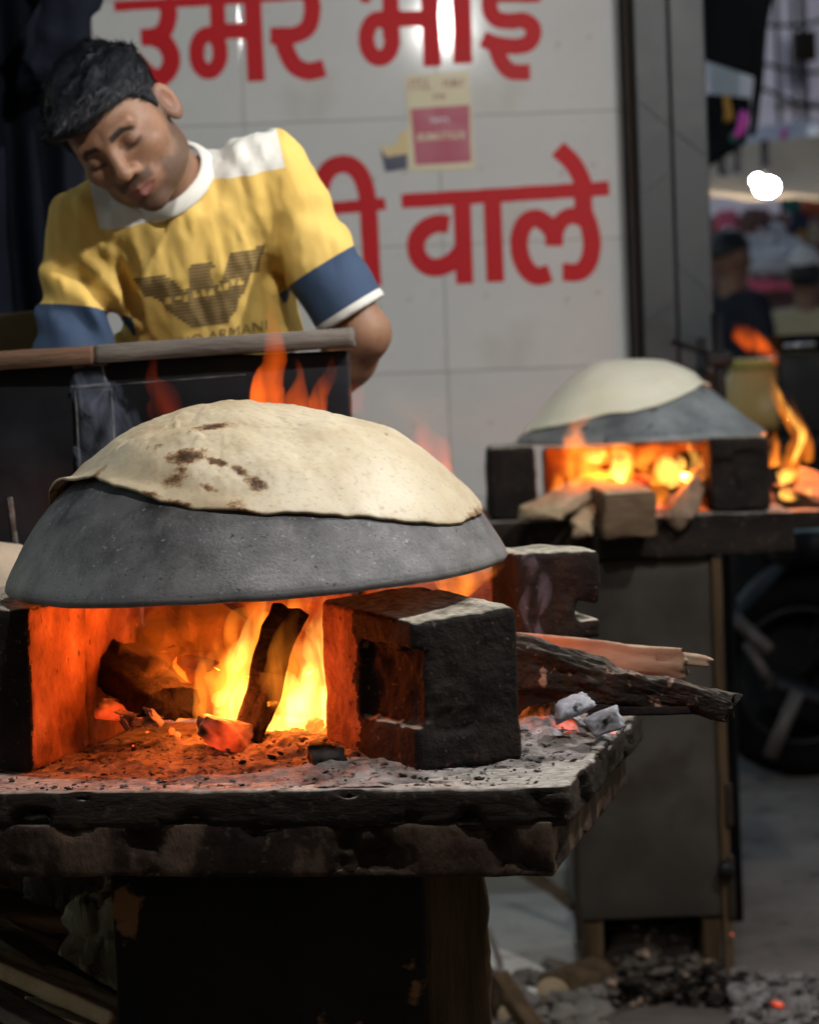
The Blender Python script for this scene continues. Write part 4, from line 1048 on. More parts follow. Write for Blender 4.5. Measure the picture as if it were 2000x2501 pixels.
# sack at the left edge, beyond the griddle
def sack_fn(P, N): return P * (1 + .10 * fbm(P, 9, 3, 3))[:, None]
sk = rbox((.18, .16, .22), (18, 18, 18), .06, .006, 20, 3, sack_fn)
sp_ = W(-22, 1440, 3.98); sp_[1] = 3.90
stv = W(-22, 1440, 3.9)
obj('flour_sack', xf(sk[0], (stv[0] - .022, 3.93, stv[2] - .045)), sk[1], mat['sack'], label='beige flour sack at the left edge behind the griddle', cat='sack')
sh = boxat(W(-300, 1500, 3.9)[0], W(60, 1500, 3.9)[0], 3.86, 4.015, 0, stv[2] - .150, (4, 4, 4), .005, .002, 10, 4)
obj('low_stand', *sh, mat['leg_wood'], label='dark wooden stand under the flour sack at the left edge', cat='stand')

# ================================================================== THE MAN
MS = 1 / F
HC = W(295, 313, 4.18)
yaw, pit, rol = rad(18.5), rad(22.5), rad(29.5)
hf = np.array([-math.sin(yaw), -math.cos(yaw), 0]); hl = np.array([math.cos(yaw), -math.sin(yaw), 0]); hu = np.array([0, 0, 1.])
hf, hu = hf * math.cos(pit) - hu * math.sin(pit), hu * math.cos(pit) + hf * math.sin(pit)
def roll_img(v):
    c, s = math.cos(rol), math.sin(rol)
    return np.array([v[0] * c - v[2] * s, v[1], v[0] * s + v[2] * c])
hf, hl, hu = roll_img(hf), roll_img(hl), roll_img(hu)
HM = np.stack([hl, hf, hu], 1)
HS = .975
def head_local(P): return (P - HC) @ HM / HS
NB = W(405, 450, 4.34)                       # neck base, centre of the collar
nax = nrm(np.array([-.30, -.66, .62]))       # direction of the neck
def skull(P):
    d = s_ell(P, (0, -.012, .030), (.074, .092, .084))
    d = smin(d, s_ell(P, (0, .026, -.028), (.067, .066, .080)), .03)
    return d
def head_sdf(Pw):
    P = head_local(Pw)
    A = P.copy(); A[..., 0] = np.abs(A[..., 0])
    d = skull(P)
    d = smin(d, s_ell(P, (0, .040, -.076), (.051, .046, .036)), .025)
    d = smin(d, s_ell(A, (.043, .006, -.068), (.022, .040, .028)), .025)        # jaw angle
    d = smin(d, s_ell(P, (0, .076, -.098), (.020, .016, .016)), .016)           # chin
    d = smin(d, s_ell(A, (.042, .058, -.022), (.022, .022, .018)), .020)        # cheekbone
    d = smin(d, s_cap(A, (.010, .084, .020), (.042, .070, .022), .010, .009), .014)   # brow
    d = smax(d, -s_ell(A, (.032, .101, .002), (.019, .022, .014)), .012)        # socket
    d = smin(d, s_ell(A, (.032, .072, .000), (.0150, .0150, .0125)), .004)      # lids
    d = smin(d, s_cap(P, (0, .088, .016), (0, .106, -.028), .0070, .0105), .010)  # nose
    d = smin(d, s_ell(P, (0, .107, -.032), (.0125, .012, .0105)), .006)
    d = smin(d, s_ell(A, (.0135, .096, -.036), (.0075, .010, .0075)), .006)
    d = smax(d, -s_ell(A, (.007, .104, -.044), (.0042, .005, .004)), .003)
    d = smin(d, s_ell(P, (0, .080, -.058), (.030, .018, .020)), .014)           # muzzle
    d = smin(d, s_cap(A, (0, .0975, -.0615), (.021, .085, -.066), .0052, .003), .004)
    d = smin(d, s_cap(A, (0, .0960, -.0730), (.019, .085, -.0695), .0064, .003), .004)
    d = smax(d, -s_cap(A, (0, .1035, -.0672), (.022, .090, -.0675), .0018, .0012), .002)
    # ears
    E = A - np.array([.0765, -.012, -.008]); c, s = math.cos(.45), math.sin(.45)
    E = np.stack([E[..., 0] * c + E[..., 1] * s, -E[..., 0] * s + E[..., 1] * c, E[..., 2]], -1)
    ear = s_ell(E, (.006, 0, 0), (.0075, .0195, .0330))
    ear = smax(ear, -s_ell(E, (.0155, .003, .003), (.009, .0115, .0205)), .004)
    d = smin(d, ear, .008)
    d = d * HS
    nb = NB - nax * .05
    d = smin(d, s_cap(Pw, HC - hu * .055 - hf * .028, NB + nax * .0, .050, .056), .03)
    d = smin(d, s_cap(Pw, NB, nb, .058, .064), .02)
    return d
hv, hfc = surfnet(head_sdf, HC - .165, HC + np.array([.22, .25, .165]) + np.array([0, 0, 0]), .0027)
# arms -------------------------------------------------------------------
LS, RS = W(652, 432, 4.36), W(222, 552, 4.36)
LE, LW_ = W(890, 815, 4.36), W(780, 985, 4.47)
RE, RW = W(180, 880, 4.34), W(330, 1010, 4.30)
def arm_sdf(S, E, Wr, P):
    d = s_cap(P, S, E, .044, .037)
    d = smin(d, s_cap(P, E, E + (Wr - E) * .35, .037, .040), .02)
    d = smin(d, s_cap(P, E + (Wr - E) * .35, Wr, .040, .027), .02)
    fwd = nrm(Wr - E); side = nrm(np.cross(fwd, [0, 1, .2])); pal = Wr + fwd * .05
    d = smin(d, s_cap(P, Wr, pal, .026, .030), .02)
    for k, (o, L) in enumerate(((-.027, .062), (-.009, .072), (.009, .068), (.026, .052))):
        a = pal + side * o + fwd * .02; b = a + fwd * L * .5 - np.array([0, 0, .012]); c = b + fwd * L * .4 - np.array([0, 0, .025])
        d = smin(d, smin(s_cap(P, a, b, .009, .0085), s_cap(P, b, c, .0085, .0075), .003), .006)
    th = Wr + fwd * .02 - side * .024
    d = smin(d, s_cap(P, th, th + fwd * .05 - side * .03 - np.array([0, 0, .015]), .012, .009), .006)
    return d
def arm_mesh(S, E, Wr):
    allp = np.stack([S, E, Wr]); lo = allp.min(0) - .06; hi = allp.max(0) + .06; lo[[0, 2]] -= .13; hi[0] += .1
    return surfnet(lambda P: arm_sdf(S, E, Wr, P), lo, hi, .0045)
bodyv, bodyf = joinm([(hv, hfc), arm_mesh(LS, LE, LW_), arm_mesh(RS, RE, RW)])
PV = W(520, 1090, 4.62)
person = obj('person', bodyv, bodyf, mat['skin'], label='man in a yellow jersey bending his head over the black counter', cat='person')
# skin tint: face colour with beard, brows, lips and lids
P = (bodyv - HC) @ HM / HS
l, f, u = np.abs(P[:, 0]), P[:, 1], P[:, 2]
tint = np.tile(np.array([.27, .138, .082]), (len(P), 1))
tint *= (1 + .14 * fbm(bodyv, 25, 3, 4) + .08 * vnoise(bodyv, 260, 5))[:, None]
inhead = (np.abs(P) < .16).all(1) & (u > -.14)
def paint(mask, col):
    global tint
    m = np.where(inhead, np.clip(mask, 0, 1), 0)[:, None]; tint = tint * (1 - m) + np.array(col) * m
ns = .010 * fbm(P, 60, 3, 3)
jawline = -.052 + .46 * np.maximum(0, .045 - f) * 1.0          # beard rises towards the ears
bd = sstep(.024, -.022, u - jawline + 1.8 * ns) * sstep(-.015, .03, f + .03) * sstep(-.150, -.13, u)
inner_ch = 1 - sstep(.018, .030, l) ; bd = bd * (1 - .75 * inner_ch * sstep(-.086, -.076, u)) * (1 - .85 * sstep(.030, .040, -(u + .02)) * sstep(.055, .07, f) * sstep(.044, .034, l) * sstep(-.085, -.07, u))
side = sstep(.052, .066, l) * sstep(.036, .010, f) * sstep(-.014, .004, f) * sstep(.06, .02, u) * sstep(-.07, -.03, u)
paint(bd * .70, (.055, .036, .028)); paint(side * .55, (.04, .028, .024))
paint(sstep(.034, .026, l) * sstep(-.0595, -.056, u + .10 * l) * sstep(-.041, -.047, u) * sstep(.075, .085, f) * .72, (.05, .032, .025))
paint(sstep(.024, .018, l) * sstep(-.080, -.077, u) * sstep(-.058, -.061, u) * sstep(.080, .086, f), (.24, .095, .075))
bro = np.abs(u - (.0185 + .10 * np.maximum(0, l - .012) - .9 * np.maximum(0, l - .034)))
paint(sstep(.0062, .0035, bro + .15 * ns) * sstep(.009, .013, l) * sstep(.050, .044, l) * sstep(.04, .05, f) * .95, (.015, .011, .010))
paint(sstep(.0042, .002, np.abs(u + .0085 - .3 * np.maximum(0, l - .036))) * sstep(.016, .020, l) * sstep(.050, .045, l) * sstep(.05, .06, f) * .9, (.018, .012, .010))
paint(sstep(.020, .012, np.abs(l - .032)) * sstep(.016, .006, np.abs(u - .002)) * sstep(.055, .065, f) * .45, (.15, .075, .05))
paint(sstep(.068, .074, l) * sstep(.03, .0, np.abs(f + .012)) * .25, (.36, .15, .10))
ca = person.data.color_attributes.new('tint', 'FLOAT_COLOR', 'POINT')
ca.data.foreach_set('color', np.concatenate([tint, np.ones((len(P), 1))], 1).astype(np.float32).ravel())
# hair -------------------------------------------------------------------
def hair_sdf(Pw):
    P = head_local(Pw); l = np.abs(P[..., 0]); f = P[..., 1]; u = P[..., 2]
    top = sstep(.02, .085, u)
    d = skull(P) - (.004 + .011 * top + .005 * sstep(.03, .08, f) * top)
    Q = P @ np.array([[1, 0, 0], [0, .45, 0], [0, 0, .8]])
    d = d + (.0055 * fbm(Q, 75, 4, 3) + .006 * vnoise(Q, 28, 9)) * (.25 + .75 * top)
    line = .053 - .40 * np.maximum(0, l - .045) * 1.0                # forehead hairline
    line = np.where(f < .045, .053 - (.045 - f) * 1.45 - .25 * np.maximum(0, l - .04), line)
    line = np.maximum(line, -.062 + .35 * np.maximum(0, f + .02))
    cut = (line - u) * .75 + .003 * vnoise(P, 90, 5)
    ear = -(s_ell(np.stack([l, f, u], -1), (.08, -.010, -.010), (.03, .022, .034)))
    d = smax(d, cut, .006); d = smax(d, ear, .004)
    # forelock swept over the forehead
    d = smin(d, s_ell(P, (-.022, .072, .072), (.050, .030, .024)) + .005 * fbm(Q, 70, 3, 3), .014)
    return d * HS
av, af_ = surfnet(hair_sdf, HC - .17, HC + .17, .0032)
hair = obj('hair', av, af_, mat['hair'], person)
_c = av[af_].mean(1); _n = np.cross(av[af_[:, 1]] - av[af_[:, 0]], av[af_[:, 2]] - av[af_[:, 0]]); _n /= np.linalg.norm(_n, axis=1, keepdims=True) + 1e-12
_pick = rs.choice(len(_c), 9000); SV = []; SF = []
_lc = head_local(_c)
for q, i in enumerate(_pick):
    p, nn = _c[i], _n[i]
    if _lc[i, 2] < -.05 or (nn @ (p - HC)) < 0: continue
    flow = hf * .8 + hl * (-.35 + .35 * (rs.rand() - .5)) + hu * .25 * (rs.rand() - .3)
    flow = nrm(flow - nn * (flow @ nn)); topk = min(1, max(.15, (_lc[i, 2] - .0) / .08)); L_ = (.008 + .014 * topk) * (.6 + .8 * rs.rand())
    sd3 = nrm(np.cross(flow, nn)) * .0006
    m1 = p + flow * L_ * .5 + nn * (.0022 * topk + .0006); m2 = p + flow * L_ + nn * (.0008 + .0048 * topk * rs.rand())
    k = len(SV); SV += [p - sd3 - nn * .001, p + sd3 - nn * .001, m1 + sd3 * .8, m1 - sd3 * .8, m2]
    SF += [(k, k + 1, k + 2, k + 3), (k + 3, k + 2, k + 4)]
obj('hair_strands', np.array(SV), SF, mat['hair'], hair, kind='stuff')
# jersey -----------------------------------------------------------------
BEL = W(505, 850, 4.47)
tu = nrm(NB - BEL); tr = LS - RS; tr = nrm(tr - tu * (tr @ tu)); tf = np.cross(tr, tu)   # tf points away or towards camera
if tf[1] > 0: tf = -tf
TM = np.stack([tr, tf, tu], 1); HT = np.linalg.norm(NB - BEL)
cW = np.array([-.34, 0, .10, .16, .20, .235, .262, .30]) * HT / .262
wW = np.array([.150, .142, .146, .160, .168, .150, .105, .055]); dW = np.array([.115, .108, .112, .108, .095, .080, .062, .050])
offx = W(500, 650, 4.4); 
def shirt_sdf(P):
    Q = (P - BEL) @ TM; a, b, c = Q[..., 0], Q[..., 1], Q[..., 2]
    ce = (LS + RS) / 2; ac = ((ce - BEL) @ TM)[0] * np.clip(c / HT, 0, 1)
    w = np.interp(c, cW, wW); dp = np.interp(c, cW, dW)
    k = np.sqrt(((a - ac) / w) ** 2 + (b / dp) ** 2)
    d = (k - 1) * np.minimum(w, dp) * .9
    d = np.maximum(d, -c - .33)
    d = smax(d, c - (HT - .012), .02)
    d = smin(d, s_cap(P, LS - (LS - RS) * .12, RS + (LS - RS) * .12, .058, .058), .05)
    sl = s_cap(P, LS, LS + nrm(LE - LS) * .27, .067, .057)
    d = smin(d, sl, .035)
    sr = s_cap(P, RS, RS + nrm(RE - RS) * .27, .066, .064)
    d = smin(d, sr, .035)
    # cloth folds: drapes from the shoulders and pulls around the armpits
    fold = .0095 * np.sin(a * 62 + 5 * vnoise(P, 7, 3) + c * 12) * sstep(.20, .02, c) * sstep(.06, .14, np.abs(a - ac) + .03)
    fold = fold + .0085 * fbm(Q * np.array([1.9, 1, .5]), 13, 6, 4) + .007 * np.abs(fbm(Q * np.array([1.6, 1, .7]), 9, 26, 3))
    tL = (P - LS) @ nrm(LE - LS); tR = (P - RS) @ nrm(RE - RS)
    fold = fold + .0065 * np.sin((P @ nrm(np.array([.7, .2, .7]))) * 120 + 4 * vnoise(P, 9, 8)) * sstep(.03, .09, tR) * (np.abs(sr) < .03)
    fold = fold + .0050 * np.sin((P @ nrm(np.array([-.6, .2, .8]))) * 90 + 4 * vnoise(P, 9, 2)) * sstep(.03, .09, tL) * (np.abs(sl) < .03)
    fold = fold + .012 * np.exp(-((np.abs(a - ac) - .118) / .022) ** 2) * sstep(.17, .08, c)     # armpit crease
    fold = fold * (1 - .85 * sstep(.13, .20, tL) * (sl < .05)) * (1 - .85 * sstep(.13, .20, tR) * (sr < .05))
    d = d + fold
    # open sleeves and neckline
    dl = nrm(LE - LS); d = smax(d, tL - .246, .004); d = smax(d, -(s_cap(P, LS + dl * .235, LS + dl * .40, .046, .045)), .003)
    dr = nrm(RE - RS); d = smax(d, tR - .252, .004); d = smax(d, -(s_cap(P, RS + dr * .235, RS + dr * .40, .050, .048)), .003)
    d = smax(d, -s_cap(P, NB + nax * .0, NB + nax * .2, .068, .09), .006)
    return d
pts_ = np.stack([LS, RS, BEL, NB, LE, RE]); lo = pts_.min(0) - .12; hi = pts_.max(0) + .10
lo[2] = BEL[2] - .34
sv, sf = surfnet(shirt_sdf, lo, hi, .0048)
seamL = (W(628, 425, 4.30) - BEL) @ TM; seamR = (W(262, 552, 4.30) - BEL) @ TM
_dl, _dr = nrm(LE - LS), nrm(RE - RS)
bm = bmesh.new(); _vs = [bm.verts.new(tuple(v)) for v in sv]
for q in sf: bm.faces.new([_vs[int(i)] for i in q])
for co, no in ((LS + _dl * .158, _dl), (LS + _dl * .232, _dl), (RS + _dr * .128, _dr), (RS + _dr * .215, _dr), (BEL + tu * (seamL[2] + .004), tu), (BEL + tu * seamR[2], tu), (LS + tr * .030, tr), (RS + tr * .016, tr), (BEL, tr)):
    bmesh.ops.bisect_plane(bm, geom=bm.verts[:] + bm.edges[:] + bm.faces[:], dist=1e-5, plane_co=tuple(co), plane_no=tuple(no))
bm.verts.index_update()
sv = np.array([v.co for v in bm.verts]); sf = [tuple(v.index for v in f.verts) for f in bm.faces]
sc_ = np.array([f.calc_center_median() for f in bm.faces]); bm.free()
Q = (sc_ - BEL) @ TM; ce = (LS + RS) / 2
tL = (sc_ - LS) @ nrm(LE - LS); tR = (sc_ - RS) @ nrm(RE - RS)
nearL = s_cap(sc_, LS, LS + nrm(LE - LS) * .3, .08) < .012; nearR = s_cap(sc_, RS, RS + nrm(RE - RS) * .3, .08) < .012
nearL &= Q[:, 0] > (((LS - BEL) @ TM)[0] - .02); nearR &= Q[:, 0] < (((RS - BEL) @ TM)[0] + .03)
dneck = np.linalg.norm(np.cross(sc_ - NB, nax), axis=1)
aL = (Q[:, 0] > 0.02)
cls = np.zeros(len(sf), int)
yok = ((Q[:, 2] > seamL[2] + .004) & (Q[:, 0] > .0) & ((sc_ - LS) @ tr < .030)) | ((Q[:, 2] > seamR[2] + .0) & (Q[:, 0] <= .0) & ((sc_ - RS) @ tr > .016))
cls[yok] = 1
cls[nearL & (tL > .158)] = 2; cls[nearR & (tR > .128)] = 2
cls[nearL & (tL > .232)] = 3; cls[nearR & (tR > .215)] = 3
def sub(sel):
    ff = [sf[i] for i in np.nonzero(sel)[0]]; ids = sorted({i for f in ff for i in f}); mp_ = {k: n for n, k in enumerate(ids)}
    return sv[ids], [tuple(mp_[i] for i in f) for f in ff]
shirt = obj('jersey', *sub(cls == 0), mat['yellow'], person)
sideL = Q[:, 0] > 0.0
for k, nm, mm, lb in ((1, 'shoulder_panel', 'white_cloth', 'white shoulder panel on his %s'), (2, 'sleeve_band', 'navy', 'navy blue lower part of his %s sleeve'), (3, 'sleeve_hem', 'white_cloth', 'white hem of his %s sleeve')):
    for sd2, w_ in ((sideL, 'left'), (~sideL, 'right')):
        obj(nm, *sub((cls == k) & sd2), mat[mm], shirt, label=lb % w_)
ca_, cb_, _ = frame_of(nax)
tt = np.linspace(0, 2 * math.pi, 61)[:-1]
ring = np.array([NB + nax * .012 + (ca_ * math.cos(t) + cb_ * math.sin(t)) * .0735 for t in tt])
CV = []
for i, t in enumerate(tt):
    rd = ca_ * math.cos(t) + cb_ * math.sin(t)
    a = np.linspace(0, 2 * math.pi, 12, endpoint=False)
    CV.append(ring[i] + np.outer(np.cos(a) * .0055, rd) + np.outer(np.sin(a) * .0125, nrm(nax - rd * .55)))
CV = np.concatenate(CV); m = 12; n = 60
CF = [(i * m + j, i * m + (j + 1) % m, ((i + 1) % n) * m + (j + 1) % m, ((i + 1) % n) * m + j) for i in range(n) for j in range(m)]
obj('collar', CV, CF, mat['white_cloth'], shirt, label='round white ribbed collar')
# emblem printed on the chest: striped bird, laid on the cloth
bvh = BVHTree.FromPolygons([tuple(v) for v in sv], [tuple(int(i) for i in f) for f in sf])
def on_shirt(px, py, lift=.0012):
    d = _f + _r * ((px - 1000.0) / F) + _u * ((1250.5 - py) / F)
    h = bvh.ray_cast(Vector(CAM), Vector(nrm(d)))
    if h[0] is None: return None
    return np.array(h[0]) - nrm(d) * lift
zE = lambda p: (80 + p[0] / 1.959, 550 + p[1] / 1.959)
bird = [(478, 258), (620, 230), (680, 268), (722, 312), (752, 300), (744, 200), (770, 186), (830, 170), (866, 182), (878, 205), (850, 212), (852, 240), (872, 290), (905, 262), (945, 132), (1112, 95), (1100, 140), (1090, 150), (1085, 215), (1045, 225), (1035, 260), (1010, 330), (985, 345), (980, 400), (945, 440), (940, 460), (880, 480), (770, 496), (740, 470), (690, 440), (640, 402), (615, 360), (585, 355), (570, 335), (530, 335), (505, 290)]
bird = np.array([zE(p) for p in bird])
holes = [np.array(zE(p)) for p in [(648, 362), (700, 345), (733, 350), (782, 330), (820, 322), (856, 320), (895, 300), (925, 288), (958, 270), (992, 272)]]
sl_ = -.13
parts = []
vv = bird[:, 1] - sl_ * bird[:, 0]
v = vv.min() + 2
while v < vv.max():
    xsn = []
    for i in range(len(bird)):
        a, b = bird[i], bird[(i + 1) % len(bird)]; va, vb = a[1] - sl_ * a[0], b[1] - sl_ * b[0]
        if (va - v) * (vb - v) < 0: xsn.append(a[0] + (b[0] - a[0]) * (v - va) / (vb - va))
    xsn.sort()
    for x0_, x1_ in zip(xsn[::2], xsn[1::2]):
        k = max(2, int((x1_ - x0_) / 5)); run = []
        X_ = np.linspace(x0_, x1_, k + 1)
        for i in range(k):
            xm = (X_[i] + X_[i + 1]) / 2
            if any(np.hypot(xm - h[0], (v + sl_ * xm) - h[1]) < 7.5 for h in holes): continue
            qd = [on_shirt(xx, v + sl_ * xx + dy) for xx, dy in ((X_[i], -2.9), (X_[i + 1], -2.9), (X_[i + 1], 2.9), (X_[i], 2.9))]
            if all(p is not None for p in qd): parts.append((np.array(qd), [(0, 3, 2, 1)]))
    v += 8.2
obj('chest_emblem', *joinm(parts), mat['print'], shirt, smooth=False, label='striped brown bird emblem printed on the chest')
# line of lettering below the emblem (only its right end clears the counter)
try:
    tcu = bpy.data.curves.new('txt', 'FONT'); tcu.body = 'EMPORIO ARMANI'; tcu.size = 1
    to = bpy.data.objects.new('txt', tcu); COL.objects.link(to)
    me = bpy.data.meshes.new_from_object(to.evaluated_get(bpy.context.evaluated_depsgraph_get()))
    bm = bmesh.new(); bm.from_mesh(me); bmesh.ops.triangulate(bm, faces=bm.faces[:])
    tv = np.array([v.co for v in bm.verts]); tf_ = [tuple(v.index for v in f.verts) for f in bm.faces]; bm.free()
    bpy.data.objects.remove(to); 
    tv[:, :2] -= tv[:, :2].min(0); Lx = tv[:, 0].max()
    q3 = [on_shirt(330 + 322 * p[0] / Lx, 872 - 66 * p[0] / Lx - 26 * p[1] / .72) for p in tv]
    if all(p is not None for p in q3): obj('chest_lettering', np.array(q3), tf_, mat['print'], shirt, smooth=False, label='line of brown lettering below the chest emblem')
except Exception as ex:
    print('text skipped', ex)
# trousers and shoes (behind the counter)
def leg_sdf(P):
    d = s_ell(P, PV + np.array([0, 0, .02]), (.165, .115, .14))
    for s in (-1, 1):
        h = PV + np.array([s * .085, 0, -.05]); kn = np.array([PV[0] + s * .10, PV[1] - .01, .30 + .45]); an = np.array([PV[0] + s * .11, PV[1] + .02, .30 + .09])
        d = smin(d, s_cap(P, h, kn, .088, .062), .03); d = smin(d, s_cap(P, kn, an, .062, .050), .02)
        d = smin(d, s_cap(P, an + np.array([0, .03, -.045]), an + np.array([s * .02, -.14, -.055]), .042, .036), .02)
    return np.maximum(d, .304 - P[..., 2])
pv_ = surfnet(leg_sdf, (PV[0] - .24, PV[1] - .22, .29), (PV[0] + .24, PV[1] + .18, PV[2] + .20), .012)
obj('trousers', *pv_, mat['trouser'], person)

# ================================================================== SECOND STOVE (right, out of focus)
SY = 5.75
s2c = W(1560, 1262, SY); Z2 = s2c[2]
xa, xb = W(1180, 1275, SY)[0], W(1942, 1250, SY)[0]
st2 = empty('brick_stove_table', (s2c[0], SY + .25, 0), 'second stove table at the right, a brown metal cabinet under a stone top', 'stove table')
obj('upper_slab', *boxat(xa, xb, SY, SY + .56, Z2 - .085, Z2, (60, 30, 10), .008, .003, 14, 61), mat['slab'], st2)
cx0_, cx1_ = W(1402, 1900, SY + .03)[0], W(1752, 1900, SY + .03)[0]
obj('cabinet', *boxat(cx0_, cx1_, SY + .03, SY + .42, .155, Z2 - .087, (10, 6, 24), .004, .0012, 6, 3), mat['cabinet'], st2)
obj('corner_strip', *boxat(cx0_ - .008, cx0_ + .004, SY + .022, SY + .05, .12, Z2 - .088, (2, 2, 10), .002), mat['frame'], st2)
obj('corner_post', *boxat(cx1_ + .001, cx1_ + .021, SY + .018, SY + .06, .02, Z2 - .088, (2, 2, 20), .003, .001, 20, 3), mat['leg_wood'], st2)
for (p, q) in (((1768, 1912), (1788, 2015)), ((1772, 2090), (1796, 2240))):
    A, B = W(*p, SY + .03), W(*q, SY + .03)
    obj('hinge', *boxat(A[0], B[0], SY + .008, SY + .05, B[2], A[2], (3, 2, 6), .003, .001, 40, 3), mat['frame'], st2)
kb = lathe([(0, .012), (.012, .012), (.017, .006), (.017, -.006), (.012, -.012), (0, -.012)], 20)
obj('latch_knob', xf(kb[0], W(1772, 2125, SY + .0), rx=math.pi / 2), kb[1], mat['dark_bike'], st2)
for (x0_, x1_) in ((cx0_ + .01, cx0_ + .05), (cx1_ - .04, cx1_)):
    obj('foot', *boxat(x0_, x1_, SY + .04, SY + .40, .0, .156, (4, 4, 6), .005, .003, 20, 8), mat['leg_wood'], st2)
obj('base_block', *boxat(cx0_ + .06, cx1_ - .05, SY + .10, SY + .38, .0, .125, (20, 8, 10), .012, .016, 22, 9), mat['bark'], st2)
def blk2(px0, px1, pyt, pyb, Y, depth, material, label, seed, cuts=(), yaw=0):
    A = W(px0, pyb, Y); B = W(px1, pyb, Y); T_ = W((px0 + px1) / 2, pyt, Y)
    return block('fire_brick', np.array([A[0], Y, Z2 + .001]), yaw, (B[0] - A[0], depth, T_[2] - Z2), material, label, cuts, seed, .003, .0045, None, .012)
blk2(1196, 1312, 1092, 1255, SY + .02, .20, mat['soot'], 'rounded sooty brick at the left of the second fire', 71)
blk2(1738, 1884, 1068, 1245, SY + .02, .20, mat['soot'], 'black brick with a curled recess at the right of the second fire', 73, cuts=[((.03, -.004, .075), (.026, .016, .034), .012), ((.075, -.004, .10), (.03, .010, .02), .008)])
block('fire_brick', np.array([W(1330, 1250, SY + .44)[0], SY + .42, Z2 + .001]), 0, (.36, .06, .13), mat['brick_hot'], 'long fire brick at the back of the second fire', (), 75, .003, .006)
# griddle 2
T2 = W(1565, 1066, SY + .27); q2 = (SY + .27) / F
pr2 = np.array([(304, 0), (298, 9), (262, 34), (215, 76), (165, 116), (110, 146), (55, 163), (0, 168)], float) * q2
pr2s = smooth_path(pr2, 40); pr2s[:, 0] = np.maximum(pr2s[:, 0], 0)
prof2 = [(r, z) for r, z in pr2s[::-1]] + [(pr2s[0, 0], -.005), (pr2s[0, 0] - .005, -.006)] + [(max(r - .005, 0), z - .005) for r, z in pr2s]
V, Fc = lathe(prof2, 120); obj('domed_griddle', V + T2, [f[::-1] for f in Fc], mat['iron2'], loc=T2, label='pale grey inverted griddle dome over the second fire', cat='griddle')
def dome2(x, y): return T2[2] + np.interp(np.hypot(x - T2[0], y - T2[1]), pr2s[::-1, 0], pr2s[::-1, 1])
def ray2(px, py):
    d = _f + _r * ((px - 1000.0) / F) + _u * ((1250.5 - py) / F)
    for t in np.linspace(5.6, 6.4, 1600):
        p = CAM + d * t
        if p[2] < dome2(p[0], p[1]): return p
    return None
e2 = [ray2(*p) for p in [(1300, 1056), (1350, 1050), (1400, 1040), (1450, 1026), (1500, 1016), (1550, 1010), (1600, 1000), (1640, 985), (1690, 962), (1715, 945)]]
e2 = np.array([p[:2] for p in e2 if p is not None])
tl, trr = W(1278, 1058, SY + .22)[:2], W(1731, 930, SY + .30)[:2]
bk2 = [T2[:2] + .2 * np.array([math.cos(a), math.sin(a)]) for a in np.linspace(.9, 2.9, 8)]
bb2 = np.concatenate([[tl], e2, [trr], bk2]); c2 = T2[:2] + np.array([-.03, .0])
an2 = np.arctan2(bb2[:, 1] - c2[1], bb2[:, 0] - c2[0]); rr2 = np.linalg.norm(bb2 - c2, axis=1); o2 = np.argsort(an2)
A = np.linspace(-math.pi, math.pi, 200, endpoint=False)
R = np.interp(A, np.concatenate([an2[o2] - 2 * math.pi, an2[o2], an2[o2] + 2 * math.pi]), np.tile(rr2[o2], 3)) * (1 + .012 * fbm(np.stack([np.cos(A), np.sin(A), 0 * A], 1), 3, 5, 3))
T = np.linspace(0, 1, 40)
X = c2[0] + np.outer(T, R * np.cos(A)); Y = c2[1] + np.outer(T, R * np.sin(A)); Z = dome2(X, Y)
lx2 = (X - T2[0]) / q2; e = sstep(1, .8, T)[:, None]
Z = Z + .003 + sstep(.9, 1., T)[:, None] * .007 + e * (.008 + .020 * np.exp(-((lx2 + 130) / 110) ** 2) + .006 * np.exp(-((lx2 - 90) / 90) ** 2)) + .002 * fbm(np.stack([X, Y, X * 0], -1), 18, 3, 3)
top = np.stack([X, Y, Z], -1); bot = top.copy(); bot[..., 2] -= .005
idx = np.arange(40 * 200).reshape(40, 200); i2 = np.roll(idx, -1, 1); off = 8000
Fc = np.concatenate([np.stack([idx[:-1], idx[1:], i2[1:], i2[:-1]], -1).reshape(-1, 4), np.stack([idx[:-1], i2[:-1], i2[1:], idx[1:]], -1).reshape(-1, 4) + off, np.stack([idx[-1], idx[-1] + off, i2[-1] + off, i2[-1]], -1)])
obj('flatbread', np.concatenate([top.reshape(-1, 3), bot.reshape(-1, 3)]), Fc, mat['dough2'], label='smooth pale raw flatbread on the second griddle', cat='flatbread')
# firewood of the second fire
sq = lambda w, h: [(-w / 2, -h / 2), (w / 2, -h / 2), (w / 2, h / 2), (-w / 2, h / 2)]
firewood('wood_plank', W(1318, 1252, SY - .14), W(1480, 1165, SY + .28), sq(.085, .026), mat['cutwood2'], 'pale flat plank sticking out left of the second fire', rough=.005, seed=81)
firewood('wood_stick', W(1420, 1290, SY - .10), W(1480, 1195, SY + .25), sq(.040, .034), mat['cutwood2'], 'round pale stick between plank and block at the second fire', rough=.006, seed=83, taper=.9)
blkw = rbox((.105, .30, .088), (16, 30, 16), .006, .006, 22, 85)
bo = W(1527, 1252, SY - .12); wb = obj('wood_block', xf(blkw[0], bo + np.array([0, .15, -.002]), rz=.06, rx=.035), blkw[1], mat['endgrain'], label='thick squared wood block with a dark end at the second fire', cat='firewood')
tpb = rbox((.097, .28, .006), (10, 24, 1), .002, .0016, 30, 4)
obj('pale_top', xf(tpb[0], bo + np.array([0, .15, .0435]), rz=.06, rx=.035), tpb[1], mat['cutwood2'], wb)
